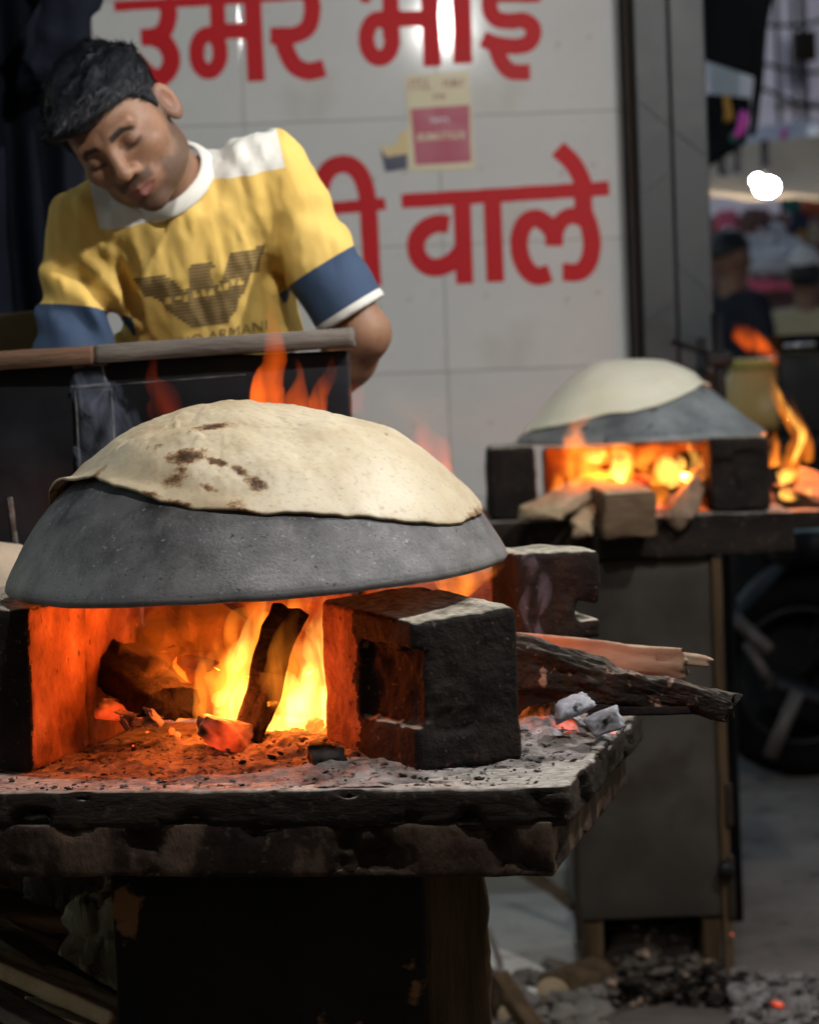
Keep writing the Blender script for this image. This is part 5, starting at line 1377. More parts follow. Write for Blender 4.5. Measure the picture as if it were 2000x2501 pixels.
firewood('wood_stick', W(1655, 1265, SY - .04), W(1712, 1165, SY + .16), sq(.042, .042), mat['cutwood'], 'tilted reddish wood piece at the right of the second fire', rough=.007, seed=87, ref=(0, 1, 0))
firewood('charred_stick', W(1420, 1190, SY + .30), W(1580, 1165, SY + .34), sq(.05, .05), mat['charred'], 'black charred stick across the back of the second fire', rough=.004, seed=89)
firewood('charred_stick', W(1600, 1215, SY + .2), W(1700, 1130, SY + .38), sq(.05, .05), mat['charred'], 'black charred stick leaning in the second fire', rough=.004, seed=91)
def samp2(i): return np.array([xa + .06 + .52 * rs.rand(), SY + .04 + .4 * rs.rand(), Z2 + .003])
obj('ash_bed', *chips(260, samp2, .004, .016), mat['ash'], smooth=False, label='ash and cinders on the second stove', cat='ash', kind='stuff')
for k, (px, py, s) in enumerate(((1655, 1225, .05), (1600, 1245, .035), (1560, 1170, .04))):
    chunk('ember', W(px, py, SY + .10 + .05 * k), (s, s, s * .7), mat['ember_dim'], ['glowing charcoal behind the tilted wood piece', 'glowing charcoal right of the thick wood block', 'glowing charcoal behind the thick wood block'][k], 'ember', k, .2, .1, 95 + k, None, .25)
fire2 = empty('wood_fire', np.array([s2c[0], SY + .2, Z2]), 'orange wood fire under the second griddle at the right', 'fire')
for k, (m, pts, dpt) in enumerate([
    ('fl_mid', [(1405, 1190, SY + .06, 40), (1408, 1120, SY + .04, 56), (1400, 1060, SY - .02, 44), (1425, 1025, SY - .03, 40), (1455, 1002, SY - .03, 4)], .5),
    ('fl_mid', [(1470, 1180, SY + .2, 130), (1470, 1120, SY + .2, 170), (1450, 1085, SY + .2, 110), (1440, 1060, SY + .2, 20)], .4),
    ('fl_hot', [(1440, 1130, SY + .15, 40), (1440, 1105, SY + .15, 56), (1440, 1085, SY + .15, 10)], .5),
    ('fl_mid', [(1560, 1145, SY + .15, 50), (1580, 1110, SY + .15, 46), (1588, 1080, SY + .15, 10)], .6),
    ('fl_hot', [(1650, 1190, SY + .1, 40), (1640, 1150, SY + .1, 64), (1660, 1130, SY + .1, 40), (1650, 1110, SY + .1, 8)], .7),
    ('fl_mid', [(1350, 1200, SY + .05, 26), (1370, 1165, SY + .05, 34), (1376, 1140, SY + .05, 8)], .7),
    ('fl_mid', [(1600, 1230, SY + .1, 46), (1605, 1195, SY + .1, 40), (1600, 1160, SY + .1, 6)], .7),
    ('fl_mid', [(1600, 1190, SY + .2, 40), (1615, 1140, SY + .2, 46), (1600, 1100, SY + .2, 24), (1615, 1066, SY + .2, 4)], .6),
    ('fl_mid', [(1714, 1175, SY + .06, 14), (1716, 1155, SY + .06, 22), (1715, 1135, SY + .06, 4)], .7),
    ('fl_mid', [(1930, 1180, SY + .35, 30), (1932, 1130, SY + .35, 46), (1952, 1070, SY + .35, 40), (1925, 1020, SY + .35, 34), (1893, 960, SY + .35, 24), (1880, 905, SY + .35, 3)], .6),
    ('fl_hot', [(1935, 1130, SY + .34, 12), (1958, 1065, SY + .34, 24), (1932, 1015, SY + .34, 18), (1900, 960, SY + .34, 14), (1884, 915, SY + .34, 2)], .8),
    ('fl_mid', [(1975, 1130, SY + .36, 22), (1968, 1060, SY + .36, 26), (1940, 1000, SY + .36, 14), (1930, 960, SY + .36, 3)], .7),
    ('fl_hot', [(1500, 1170, SY + .12, 50), (1520, 1130, SY + .12, 44), (1505, 1095, SY + .12, 20), (1530, 1068, SY + .12, 4)], .6),
    ('fl_hot', [(1690, 1180, SY + .14, 26), (1700, 1130, SY + .14, 30), (1685, 1090, SY + .14, 14), (1700, 1066, SY + .14, 3)], .6),
    ('fl_mid', [(1890, 1140, SY + .36, 40), (1885, 1090, SY + .36, 36), (1895, 1050, SY + .36, 6)], .7),
    ('fl_hot', [(1900, 1170, SY + .33, 26), (1925, 1160, SY + .33, 40), (1955, 1150, SY + .33, 6)], .7),
    ('fl_hot', [(1905, 1200, SY + .3, 16), (1920, 1208, SY + .3, 26), (1960, 1215, SY + .3, 6)], .8),
    ('fl_hot', [(1965, 1212, SY + .3, 12), (1975, 1202, SY + .3, 26), (1982, 1190, SY + .3, 6)], .8),
]):
    flame(pts, mat[m], fire2, dpt, seed=50 + k * 3)
plight('fire_light', W(1480, 1120, SY + .2), 2.4, (1, .16, .015), .05, fire2)
plight('fire_light', W(1640, 1130, SY + .22), 2.4, (1, .16, .015), .05, fire2)
plight('fire_light', W(1930, 1120, SY + .32), 2.5, (1, .25, .04), .04, fire2)
firewood('wood_stick', W(1890, 1205, SY + .34), W(2060, 1262, SY + .28), sq(.045, .04), mat['bark'], 'burning branch poking out at the right of the second fire', rough=.004, seed=93)
firewood('wood_stick', W(1945, 1172, SY + .42), W(2080, 1215, SY + .40), sq(.04, .06), mat['cutwood'], 'pinkish wood piece beyond the burning branch', rough=.003, seed=94)
sh2 = boxat(xb + .004, xb + .25, SY + .2, SY + .56, Z2 - .05, Z2 - .012, (12, 12, 4), .006, .003, 14, 6)
obj('side_shelf', *sh2, mat['slab'], st2)

# ================================================================== LAMP ABOVE (its reflection shows in the tiles)
Pw = W(1085, 48, WY); dv = Pw - CAM
LY = 2.6
LP = CAM + dv * (1 + (WY - LY) / WY); LP[1] = LY
lamp = empty('hanging_lamp', LP, 'white hanging bulb lamp above the stoves, mirrored in the tiles', 'lamp')
bl = lathe([(0, -.062), (.022, -.056), (.036, -.036), (.039, -.012), (.032, .012), (.02, .03), (.016, .04)], 32)
obj('bulb', bl[0] + LP, [f[::-1] for f in bl[1]], emit('lamp_white', (1, .97, .92), 1350), lamp)
cp = lathe([(0, .075), (.014, .075), (.019, .06), (.019, .036), (.0, .036)], 20)
obj('lamp_holder', cp[0] + LP, cp[1], mat['dark_bike'], lamp)
obj('cable', *tube([LP + np.array([0, 0, .07]), LP + np.array([0, 0, .5]), LP + np.array([.01, 0, .9])], .004, 8), mat['rubber_cable'], lamp)
LP2 = np.array([1.15, 3.65, 2.55])
lampb = empty('hanging_lamp', LP2, 'second white bulb hanging above the right hand stove', 'lamp')
obj('bulb', bl[0] + LP2, [f[::-1] for f in bl[1]], emit('lamp_white_b', (1, .97, .92), 1950), lampb)
obj('lamp_holder', cp[0] + LP2, cp[1], mat['dark_bike'], lampb)
obj('cable', *tube([LP2 + np.array([0, 0, .07]), LP2 + np.array([0, 0, .5]), LP2 + np.array([-.02, 0, 1.0])], .004, 8), mat['rubber_cable'], lampb)
obj('overhead_wire', *tube(smooth_path([(-3, LP2[1], 3.60), (LP2[0] - .02, LP2[1], LP2[2] + 1.0), (3.3, LP2[1], 3.62)], 30), .006, 8), mat['rubber_cable'], label='overhead wire above the right hand stove that carries the second bulb', cat='wire')
obj('overhead_wire', *tube(smooth_path([(-3, LY, 3.62), (LP[0], LY, LP[2] + .905), (3, LY, 3.7)], 30), .006, 8), mat['rubber_cable'], label='overhead wire that the bulb lamp hangs from', cat='wire')

# ================================================================== LOW CLUTTER
firewood('wood_stick', W(1250, 2120, 6.45), W(1405, 2215, 6.2), sq(.018, .018), mat['endgrain'], 'thin brown stick lying on the pale pavement between the stoves', rough=.004, seed=101, bend=.01)
def cutlog(px, py, Y, r, back, label, seed):
    p1 = W(px, py, Y); p0 = p1 + np.asarray(back)
    V, Fc = wood(p0, p1, [(r * math.cos(a), r * .85 * math.sin(a)) for a in np.linspace(0, 6.283, 15)[:-1]], m=40, n=24, rough=.005, seed=seed, jag=.001)
    o = obj('cut_log', V, Fc, mat['leg_wood'], loc=(p0 + p1) / 2, label=label, cat='firewood')
    d = nrm(p1 - p0); a_, b_, _ = frame_of(d); t = np.linspace(0, 2 * math.pi, 28, endpoint=False)
    E1 = p1 + d * .002 + np.outer(np.cos(t) * r * .86, a_) + np.outer(np.sin(t) * r * .72, b_); E2 = E1 + d * .004
    Vv = np.concatenate([E1, E2]); Ff = [tuple(range(28, 56))] + [(i, (i + 1) % 28, 28 + (i + 1) % 28, 28 + i) for i in range(28)]
    obj('cut_end', Vv, Ff, mat['cutwood2'], o, smooth=False)
cutlog(1352, 2425, 5.62, .042, (.10, .16, .0), 'short cut log with a pale end below the second stove', 103)
cutlog(1252, 2480, 5.45, .040, (-.06, .16, .02), 'pale ended cut log at the bottom right of the front leg', 104)
firewood('wood_stick', W(1215, 2390, 5.4), W(1330, 2560, 5.25), sq(.03, .03), mat['leg_wood'], 'dark branch leaning across the rubble by the front leg', rough=.006, seed=105)
cb2 = smooth_path([W(1192, 2270, 5.6), W(1210, 2320, 5.55), W(1222, 2370, 5.5), W(1205, 2420, 5.45)], 24)
obj('twisted_cord', *tube(cb2, .007, 8), mat['greywood'], label='grey cord hanging beside the front leg', cat='cord')
def rub(i): return G(1190 + 280 * rs.rand(), 2385 + 180 * rs.rand(), .03) + np.array([0, 0, .012])
obj('rubble', *chips(140, rub, .008, .034), mat['greywood'], smooth=False, label='rubble and wood scraps on the pavement between the stoves', cat='rubble', kind='stuff')
def charr(i): return np.array([cx0_ - .02 + (cx1_ - cx0_ + .05) * rs.rand(), SY - .12 + .22 * rs.rand(), .012 + .05 * rs.rand() ** 2])
obj('charred_rubble', *chips(220, charr, .008, .034, .7), mat['bark'], smooth=False, label='charred wood scraps heaped under the cabinet of the second stove', cat='rubble', kind='stuff')
def ashg(i):
    p = G(1800 + 260 * rs.rand(), 2400 + 170 * rs.rand(), .02); p[2] = .012 + .03 * rs.rand(); return p
obj('ash_pile', *chips(420, ashg, .006, .026), mat['ash'], smooth=False, label='pale ash pile on the ground at the bottom right corner', cat='ash', kind='stuff')
hp, hf_ = grid(W(1800, 2450, 5.6)[0], W(2150, 2450, 5.6)[0], 5.2, 5.75, 60, 60, lambda P: -.01 + .05 * np.exp(-(((P[:, 0] - .82) / .16) ** 2 + ((P[:, 1] - 5.46) / .2) ** 2)) + .006 * fbm(P, 30, 3, 4))
obj('ash_mound', hp, hf_, mat['ash'], label='grey ash mound under the ash pieces at the bottom right', cat='ash', kind='stuff')
chunk('ember', W(1900, 2452, 5.42), (.040, .016, .014), mat['ember_dim'], 'red glowing stub in the ash at the bottom right', 'ember', .6, .3, .4, 111, None, .3)
chunk('ember', W(1787, 2282, 5.75), (.007, .006, .006), mat['ember_dim'], 'tiny glowing speck added as a glint at the foot of the cabinet', 'ember', .6, .3, .4, 113, None, .3)  # glowing speck put in for a pinkish glint
# firewood pile and wrappers under the front slab, left
pl = lambda w, h: sq(w, h)
for k, (a, b, w, h, m, lab) in enumerate([
    ((-60, 2240, 3.6), (330, 2500, 3.5), .055, .016, 'greywood', 'grey weathered plank slanting under the front slab, topmost'),
    ((-60, 2320, 3.56), (300, 2480, 3.46), .060, .022, 'cutwood2', 'pale split plank below the grey one, under the slab'),
    ((-60, 2420, 3.50), (200, 2560, 3.42), .05, .018, 'greywood', 'dark grey plank in the bottom left corner'),
    ((60, 2460, 3.58), (330, 2540, 3.5), .05, .02, 'cutwood2', 'pale plank end at the bottom left beside the leg'),
    ((-60, 2200, 3.72), (200, 2290, 3.66), .12, .02, 'brownedge', 'reddish brown board at the back of the wood pile')]):
    firewood('wood_plank', W(*a), W(*b), pl(w, h), mat[m], lab, rough=.003, seed=120 + k, jag=.006, n=60)
def crumple(c, size, seed, m, name, lab, cat):
    b = rbox((1, 1, 1), (22, 22, 22), .3, 0, 1, 0); v = b[0]
    n1 = np.abs(fbm(v, 2.2, seed, 2)); v = v * (1 + .55 * (n1 - .35) + .18 * np.abs(fbm(v, 5.5, seed + 3, 2)))[:, None]
    return obj(name, v * np.asarray(size) + c, b[1], m, smooth=False, label=lab, cat=cat)
crumple(W(240, 2285, 3.62), (.075, .05, .11), 3, mat['plasticbag'], 'crumpled_wrapper', 'crumpled pale wrapper beside the dark leg', 'wrapper')
crumple(W(170, 2180, 3.75), (.11, .06, .14), 9, mat['purplebag'], 'crumpled_sack', 'crumpled grey purple sack under the slab', 'sack')
obj('wood_pile_base', *boxat(W(-120, 2400, 3.6)[0], W(255, 2400, 3.6)[0], 3.45, 3.80, 0, W(100, 2620, 3.5)[2], (10, 6, 6), .02, .02, 10, 7), mat['leg_wood'], label='dark log pile base under the planks at the lower left', cat='firewood')

# ================================================================== STREET BEHIND (right, strongly out of focus)
def quadcloth(p00, p10, p11, p01, t=.01, n=16, sag=.0, seed=0, amp=.01):
    """cloth spanned by four world points, with thickness and wrinkles"""
    U, Vv = np.meshgrid(np.linspace(0, 1, n + 1), np.linspace(0, 1, n + 1), indexing='ij')
    p00, p10, p11, p01 = map(np.asarray, (p00, p10, p11, p01))
    P = (1 - U)[..., None] * (1 - Vv)[..., None] * p00 + U[..., None] * (1 - Vv)[..., None] * p10 + U[..., None] * Vv[..., None] * p11 + (1 - U)[..., None] * Vv[..., None] * p01
    nn = nrm(np.cross(p10 - p00, p01 - p00))
    P = P + nn * (amp * fbm(P, 4, seed, 3))[..., None]
    P[..., 2] -= sag * np.sin(U * math.pi) * np.sin(Vv * math.pi)
    k = (n + 1) ** 2; idx = np.arange(k).reshape(n + 1, n + 1)
    f1 = np.stack([idx[:-1, :-1], idx[1:, :-1], idx[1:, 1:], idx[:-1, 1:]], -1).reshape(-1, 4)
    V = np.concatenate([P.reshape(-1, 3), (P - nn * t).reshape(-1, 3)])
    Fc = [tuple(f) for f in f1] + [tuple(f[::-1] + k) for f in f1]
    bd = list(idx[:, 0]) + list(idx[-1, 1:]) + list(idx[-2::-1, -1]) + list(idx[0, -2:0:-1])
    for i in range(len(bd)):
        a, b = bd[i], bd[(i + 1) % len(bd)]; Fc.append((b, a, a + k, b + k))
    return V, Fc

# buildings -----------------------------------------------------------------
def building(name, x0, x1, y0, depth, h, m, label, wins):
    e_ = empty(name, ((x0 + x1) / 2, y0 + depth / 2, 0), label, 'building')
    obj('wall', *boxat(x0, x1, y0, y0 + depth, 0, h, (4, 4, 4), .02), m, e_, smooth=False)
    for (wx, wz, ww, wh) in wins:
        fr_ = obj('window', *boxat(wx - ww / 2, wx + ww / 2, y0 - .06, y0 + .02, wz, wz + wh, (2, 2, 2), .01), mat['plaster2'], e_, smooth=False)
        obj('pane', *boxat(wx - ww / 2 + .06, wx - .03, y0 - .075, y0 - .055, wz + .06, wz + wh - .06, (1, 1, 1), .004), mat['glass'], fr_, smooth=False)
        obj('pane', *boxat(wx + .03, wx + ww / 2 - .06, y0 - .075, y0 - .055, wz + .06, wz + wh - .06, (1, 1, 1), .004), mat['glass'], fr_, smooth=False)
        obj('sill', *boxat(wx - ww / 2 - .06, wx + ww / 2 + .06, y0 - .12, y0 - .062, wz - .07, wz - .002, (1, 1, 1), .008), mat['plaster'], fr_, smooth=False)
    return e_
building('plastered_house', 1.9, 5.2, 22, 5, 9, mat['plaster'], 'pale lavender plastered house far down the lane at the top right',
         [(2.55, 3.25, .22, .42), (3.05, 3.25, .22, .42), (3.6, 3.25, .3, .5), (2.55, 4.4, .3, .6), (3.1, 4.4, .3, .6)])
building('grey_house', -3, 1.85, 24, 5, 8, mat['plaster2'], 'grey plastered house behind the black tarpaulin', [(1.2, 3.5, .6, .9), (0.2, 3.5, .6, .9)])
building('side_house', 3.3, 7, 9.5, 12, 7, mat['plaster2'], 'grey house along the right side of the lane', [(4.2, 3.2, .8, 1.0)])
# vertical pipes and wires before the far house
for k, (px, top, bot, r) in enumerate(((1958, -20, 330, .018), (1893, -20, 300, .012), (1935, -10, 320, .012))):
    A, B = W(px, top, 16), W(px + 12, bot, 16); B[2] = 0
    obj('service_pole', *tube([A, (A + B) / 2, B], r, 10), mat['frame'], label=['thick dark service pole before the far lavender house', 'leftmost thin pole before the far lavender house', 'middle thin pole before the far lavender house'][k], cat='pole')
for k, (a, b) in enumerate((((1845, 150), (2080, 165)), ((1850, 60), (2080, 20)), ((1860, 215), (2080, 262)))):
    A, B = W(*a, 15.5), W(*b, 15.5); m_ = (A + B) / 2 - np.array([0, 0, .04])
    obj('lane_wire', *tube(smooth_path([A, m_, B], 14), .012, 6), mat['rubber_cable'], label=['level dark wire across the far house', 'uppermost slanting wire across the far house', 'lowest wire falling to the right before the far house'][k], cat='wire')
sb = rbox((.12, .10, .16), (2, 2, 2), .01); 
obj('meter_box', xf(sb[0], W(1965, 112, 15.9)), sb[1], mat['frame'], label='small dark meter box on the thick pole', cat='box')

sl_p = np.array([3.55, 18.0, 0.0])  # added lamp out of view, brightens the far house front
slp = empty('added_lamp', sl_p, 'unseen lamp on a pole, added to brighten the far lavender house', 'street lamp')
obj('pole', *tube([sl_p, sl_p + np.array([0, 0, 2.5]), sl_p + np.array([0, 0, 4.9])], .05, 12), mat['frame'], slp)
obj('arm', *tube(smooth_path([sl_p + np.array([0, 0, 4.85]), sl_p + np.array([-.4, 0, 5.0]), sl_p + np.array([-.9, 0, 4.95])], 12), .025, 10), mat['frame'], slp)
lh = rbox((.40, .16, .09), (6, 4, 3), .03); obj('lamp_head', xf(lh[0], sl_p + np.array([-1.05, 0, 4.93])), lh[1], mat['frame'], slp)
lb_ = rbox((.32, .12, .03), (4, 3, 2), .012); obj('lamp_glass', xf(lb_[0], sl_p + np.array([-1.05, 0, 4.868])), lb_[1], emit('added_lamp_glow', (.86, .84, 1.0), 420), slp)

# black tarpaulin with the white sheet beside it
tv1 = quadcloth(W(1715, -60, 9.5), W(1895, -60, 9.4), W(1850, 190, 9.4), W(1715, 145, 9.5), .012, 16, 0, 3, .02)
tv2 = quadcloth(W(1850, 60, 9.4), W(1878, 60, 9.38), W(1842, 330, 9.38), W(1828, 330, 9.4), .012, 12, 0, 5, .02)
tv3 = quadcloth(W(1715, 228, 9.7), W(1838, 240, 9.6), W(1826, 350, 9.6), W(1715, 420, 9.7), .012, 12, 0, 7, .02)
obj('black_tarpaulin', *joinm([tv1, tv2, tv3]), mat['black_cloth'], label='black tarpaulin hanging beside the granite pillar at the top right', cat='tarpaulin')
obj('white_sheet', *quadcloth(W(1722, 138, 10.2), W(1842, 120, 10.2), W(1836, 242, 10.2), W(1735, 236, 10.2), .01, 14, 0, 9, .02), mat['whitepanel'], label='white hanging sheet framed by the black tarpaulin', cat='sheet')
def hang(name, px, py, Y, w, h, m, lab, cat, seed):
    b = rbox((w, w, h), (5, 5, 8), w * .35, .006, 30, seed, lambda P, N: P * (1 + .2 * fbm(P, 20, seed, 2))[:, None])
    return obj(name, xf(b[0], W(px, py, Y), ry=.3 if 'ribbon' in name else 0), b[1], m, label=lab, cat=cat)
hang('tassel', 1777, 262, 9.3, .028, .085, mat['orange'], 'orange tassel hanging below the white sheet', 'tassel', 3)
hang('ribbon', 1812, 303, 9.35, .03, .085, mat['magenta'], 'magenta ribbon hanging right of the orange tassel', 'ribbon', 5)
hang('ribbon', 1916, 326, 12.9, .03, .05, mat['magenta'], 'small dim magenta ribbon under the far wires', 'ribbon', 6)
hang('rag', 1797, 335, 9.4, .035, .04, mat['teal'], 'dark teal rag below the magenta ribbon', 'rag', 7)
hang('bag', 1990, 330, 12.6, .07, .10, mat['whitepanel'], 'pale bag hanging at the right edge near the awning', 'bag', 8)
# tan awning over a stall, with the lamp under it
aw = quadcloth(W(1700, 372, 12.6), W(2150, 330, 12.6), W(2150, 500, 11.6), W(1700, 480, 11.6), .02, 18, .03, 11, .03)
obj('tan_awning', *aw, mat['tanawning'], label='tan awning of the far stall behind the white lamp', cat='awning')
aw2 = quadcloth(W(1790, 318, 13.4), W(2150, 300, 13.4), W(2150, 372, 13.0), W(1790, 366, 13.0), .02, 14, .02, 13, .03)
obj('grey_awning', *aw2, mat['plaster2'], label='grey awning above and behind the tan one', cat='awning')
for k, (px, py) in enumerate(((1762, 390), (1802, 382), (1868, 378))):
    hang('hanging_bag', px, py, 11.5, .035, .12, mat['black_cloth'], ['leftmost dark bag hanging on the tan awning', 'middle dark bag hanging on the tan awning', 'right dark bag hanging on the tan awning'][k], 'bag', 20 + k)
l2 = empty('stall_lamp', W(1868, 452, 11.3), 'bright white lamp shining under the tan awning', 'lamp')
LM = emit('stall_lamp_white', (1, .97, .9), 140)
def ball(c, r, sq=1.0):
    return icv2 * np.array([r, r, r * sq]) + c
bmx = bmesh.new(); bmesh.ops.create_icosphere(bmx, subdivisions=3, radius=1); icv2 = np.array([v.co for v in bmx.verts]); icf2 = [tuple(v.index for v in f.verts) for f in bmx.faces]; bmx.free()
obj('bulb', ball(W(1872, 456, 11.3), .046, .80), icf2, LM, l2)
obj('bulb', ball(W(1850, 441, 11.32), .022), icf2, LM, l2)
obj('cable', *tube([W(1868, 425, 11.3), W(1868, 400, 11.4), W(1866, 372, 11.5)], .006, 8), mat['rubber_cable'], l2)
# stall with heaped goods
stl = empty('market_stall', W(1850, 1000, 14.8) * np.array([1, 1, 0]), 'far stall table with a pink cloth', 'stall')
zt = W(1850, 690, 14.7)[2]
obj('table_top', *boxat(W(1700, 690, 14.7)[0], W(2150, 690, 14.7)[0], 14.5, 15.4, zt - .08, zt, (6, 4, 2), .01), mat['browncloth'], stl, smooth=False)
obj('table_cloth', *boxat(W(1830, 690, 14.5)[0], W(1940, 690, 14.5)[0], 14.47, 14.497, W(1850, 712, 14.5)[2], zt + .002, (10, 1, 4), .004, .004, 10, 3), mat['pinkcloth'], stl)
for k, xx in enumerate((W(1710, 690, 14.7)[0], W(2130, 690, 14.7)[0])):
    obj('leg', *boxat(xx, xx + .05, 14.6, 14.65, 0, zt - .081, (1, 1, 2), .005), mat['frame'], stl)
gx = [('whitegoods', 1875, 640, 100, 60), ('whitegoods', 1850, 600, 80, 50), ('whitegoods', 1915, 605, 90, 56), ('whitegoods', 1885, 568, 70, 46), ('whitegoods', 1900, 665, 90, 40), ('browncloth', 1848, 532, 70, 52), ('pinkcloth', 1772, 540, 60, 62), ('redcloth', 1985, 500, 60, 50), ('navy_print', 1950, 540, 50, 60), ('cream', 1985, 570, 24, 40), ('teal', 1930, 500, 40, 40), ('pinkcloth', 1860, 690, 70, 26), ('orange', 1960, 590, 22, 60)]
labs = ['largest white goods bag in the middle of the far stall', 'white goods bag left of the heap', 'white goods bag right of the heap', 'white goods bag on top of the heap', 'low white goods bag at the front of the heap', 'brown cloth bundle above the white goods', 'pink cloth bundle beside the granite pillar', 'orange red cloth hanging at the right edge of the stall', 'navy cloth hanging right of the lamp', 'cream packet hanging at the right edge', 'dark teal cloth below the lamp', 'pink packet along the stall front', 'orange packet hanging between the dark goods']
for k, (m, px, py, wpx, hpx) in enumerate(gx):
    Yk = 14.65 + .05 * (k % 5); w_ = wpx * Yk / F; h_ = hpx * Yk / F
    b = rbox((w_, w_ * .7, h_), (8, 6, 8), min(w_, h_) * .28, .01, 12, k, lambda P, N, k=k: P * (1 + .12 * fbm(P, 9, k, 2))[:, None])
    obj('goods_bundle', xf(b[0], W(px, py, Yk)), b[1], mat[m], label=labs[k], cat='goods', group='goods on the far stall')
bk_ = boxat(W(1690, 500, 15.8)[0], W(2300, 500, 15.8)[0], 15.8, 15.9, 0, 2.05, (4, 2, 4), .01)
obj('stall_backdrop', *bk_, mat['browncloth'], label='dim brown board behind the far stall goods', cat='board')

# far people ------------------------------------------------------------------
def far_person(name_label, px, py, Y, face, shirt_m, cap_m, hs=1.0, lean=0):
    """py: top of the head; face: yaw of the face in radians (0 = towards camera)"""
    tp_ = W(px, py, Y); X0, Zt = tp_[0], tp_[2]; c, s = math.cos(face), math.sin(face)
    Zf = 0.0; H = Zt - Zf
    def loc(a, b, z): return np.array([X0 + a * c - b * s, Y + a * s + b * c, z])     # a: right, b: away
    hc = loc(0, -lean, Zt - .115)
    def body(P):
        Q = P - hc; Q = np.stack([Q[..., 0] * c + Q[..., 1] * s, -Q[..., 0] * s + Q[..., 1] * c, Q[..., 2]], -1)
        d = s_ell(Q, (0, 0, .01), (.076, .094, .11)); d = smin(d, s_ell(Q, (0, -.03, -.05), (.055, .06, .065)), .02)
        d = smin(d, s_cap(Q, (0, -.085, .0), (0, -.108, -.03), .010, .014), .01)
        A_ = Q.copy(); A_[..., 0] = np.abs(A_[..., 0]); d = smin(d, s_ell(A_, (.08, .0, -.01), (.01, .018, .03)), .006)
        d = smin(d, s_cap(P, hc - np.array([0, 0, .07]), loc(0, 0, Zt - .36), .052, .058), .02)
        for sg in (-1, 1):
            e1 = loc(sg * .24, .0, Zt - .62); w1 = loc(sg * .20, -.16, Zt - .80)
            d = smin(d, s_cap(P, loc(0, 0, Zt - .36), loc(sg * .17, 0, Zt - .36), .055, .05), .02); d = smin(d, s_cap(P, loc(sg * .17, 0, Zt - .36), e1, .05, .04), .02)
            d = smin(d, s_cap(P, e1, w1, .04, .028), .02); d = smin(d, s_cap(P, w1, w1 + np.array([0, -.05 * c, -.05]), .028, .018), .02)
        return d
    lo_ = loc(0, 0, Zt - .95) - np.array([.36, .36, 0]); hi_ = loc(0, 0, Zt + .03) + np.array([.36, .36, 0])
    v, fcs = surfnet(body, lo_, hi_, .012)
    p_ = obj('person', v, fcs, mat['skin_far'], label=name_label, cat='person')
    def shirt_(P):
        d = s_cap(P, loc(-.14, 0, Zt - .345), loc(.14, 0, Zt - .345), .072)
        for z0_, ww in ((.45, .12), (.60, .12), (.80, .13)):
            d = smin(d, s_cap(P, loc(-.07, 0, Zt - z0_), loc(.07, 0, Zt - z0_), ww), .05)
        for sg in (-1, 1): d = smin(d, s_cap(P, loc(sg * .17, 0, Zt - .36), loc(sg * .24, .0, Zt - .60), .068, .056), .03)
        return d + .006 * fbm(P, 9, 4, 3)
    v, fcs = surfnet(shirt_, lo_, hi_, .014); obj('shirt', v, fcs, shirt_m, p_)
    def legs_(P):
        d = s_ell(P, loc(0, 0, Zt - .88), (.16, .13, .12))
        for sg in (-1, 1):
            d = smin(d, s_cap(P, loc(sg * .08, 0, Zt - .9), loc(sg * .09, 0, .45), .085, .062), .03); d = smin(d, s_cap(P, loc(sg * .09, 0, .45), loc(sg * .09, 0, .08), .062, .05), .02)
            d = smin(d, s_cap(P, loc(sg * .09, 0.03, .05), loc(sg * .10, -.14, .045), .045, .035), .02)
        return d
    v, fcs = surfnet(legs_, loc(0, 0, 0) - np.array([.35, .35, .0]), loc(0, 0, Zt - .75) + np.array([.35, .35, 0]), .02); obj('trousers', v, fcs, mat['trouser'], p_)
    def cap_(P):
        Q = P - hc; Q = np.stack([Q[..., 0] * c + Q[..., 1] * s, -Q[..., 0] * s + Q[..., 1] * c, Q[..., 2]], -1)
        d = s_ell(Q, (0, .005, .014), (.086, .103, .116))
        return np.maximum(d, (.035 + .3 * np.maximum(0, -Q[..., 1] - .05) - .5 * np.maximum(0, Q[..., 1]) * (cap_m is mat['hair'])) - Q[..., 2]) + .004 * fbm(P, 40, 3, 2)
    v, fcs = surfnet(cap_, hc - .15, hc + .15, .008); obj('hair' if cap_m is mat['hair'] else 'cap', v, fcs, cap_m, p_)
    if cap_m is not mat['hair']:
        def hr_(P):
            Q = P - hc; Q = np.stack([Q[..., 0] * c + Q[..., 1] * s, -Q[..., 0] * s + Q[..., 1] * c, Q[..., 2]], -1)
            return np.maximum(np.maximum(s_ell(Q, (0, .006, .008), (.081, .099, .112)), Q[..., 2] - .05), np.maximum(-.06 - Q[..., 2], -.02 - Q[..., 1]))
        v, fcs = surfnet(hr_, hc - .15, hc + .15, .008); obj('hair', v, fcs, mat['hair'], p_)
far_person('person in black with dark hair standing beside the granite pillar', 1782, 562, 12.9, rad(120), mat['darkshirt'], mat['hair'])
far_person('person in a khaki shirt and white cap seen from behind at the right edge', 1965, 606, 13.3, rad(165), mat['khaki'], mat['whitecap'])

# pot on an iron table
pt = W(1868, 1062, 9.35); zpot = pt[2]
prp = np.array([(0, 0), (60, 2), (108, 20), (118, 60), (110, 105), (94, 140), (82, 158), (80, 164)], float) * 9.35 / F
prs = smooth_path(prp, 30); prs[:, 0] = np.maximum(prs[:, 0], 0)
V, Fc = lathe(prs, 60); pot = obj('cooking_pot', V + pt, Fc, mat['pot'], label='round ochre pot with a greenish rim behind the second stove', cat='pot')
rm = lathe(np.array([(78, 164), (84, 162), (88, 172), (86, 186), (80, 188), (72, 176), (0, 172)], float) * 9.35 / F, 60)
obj('pot_rim', rm[0] + pt, rm[1], mat['pot_rim'], pot)

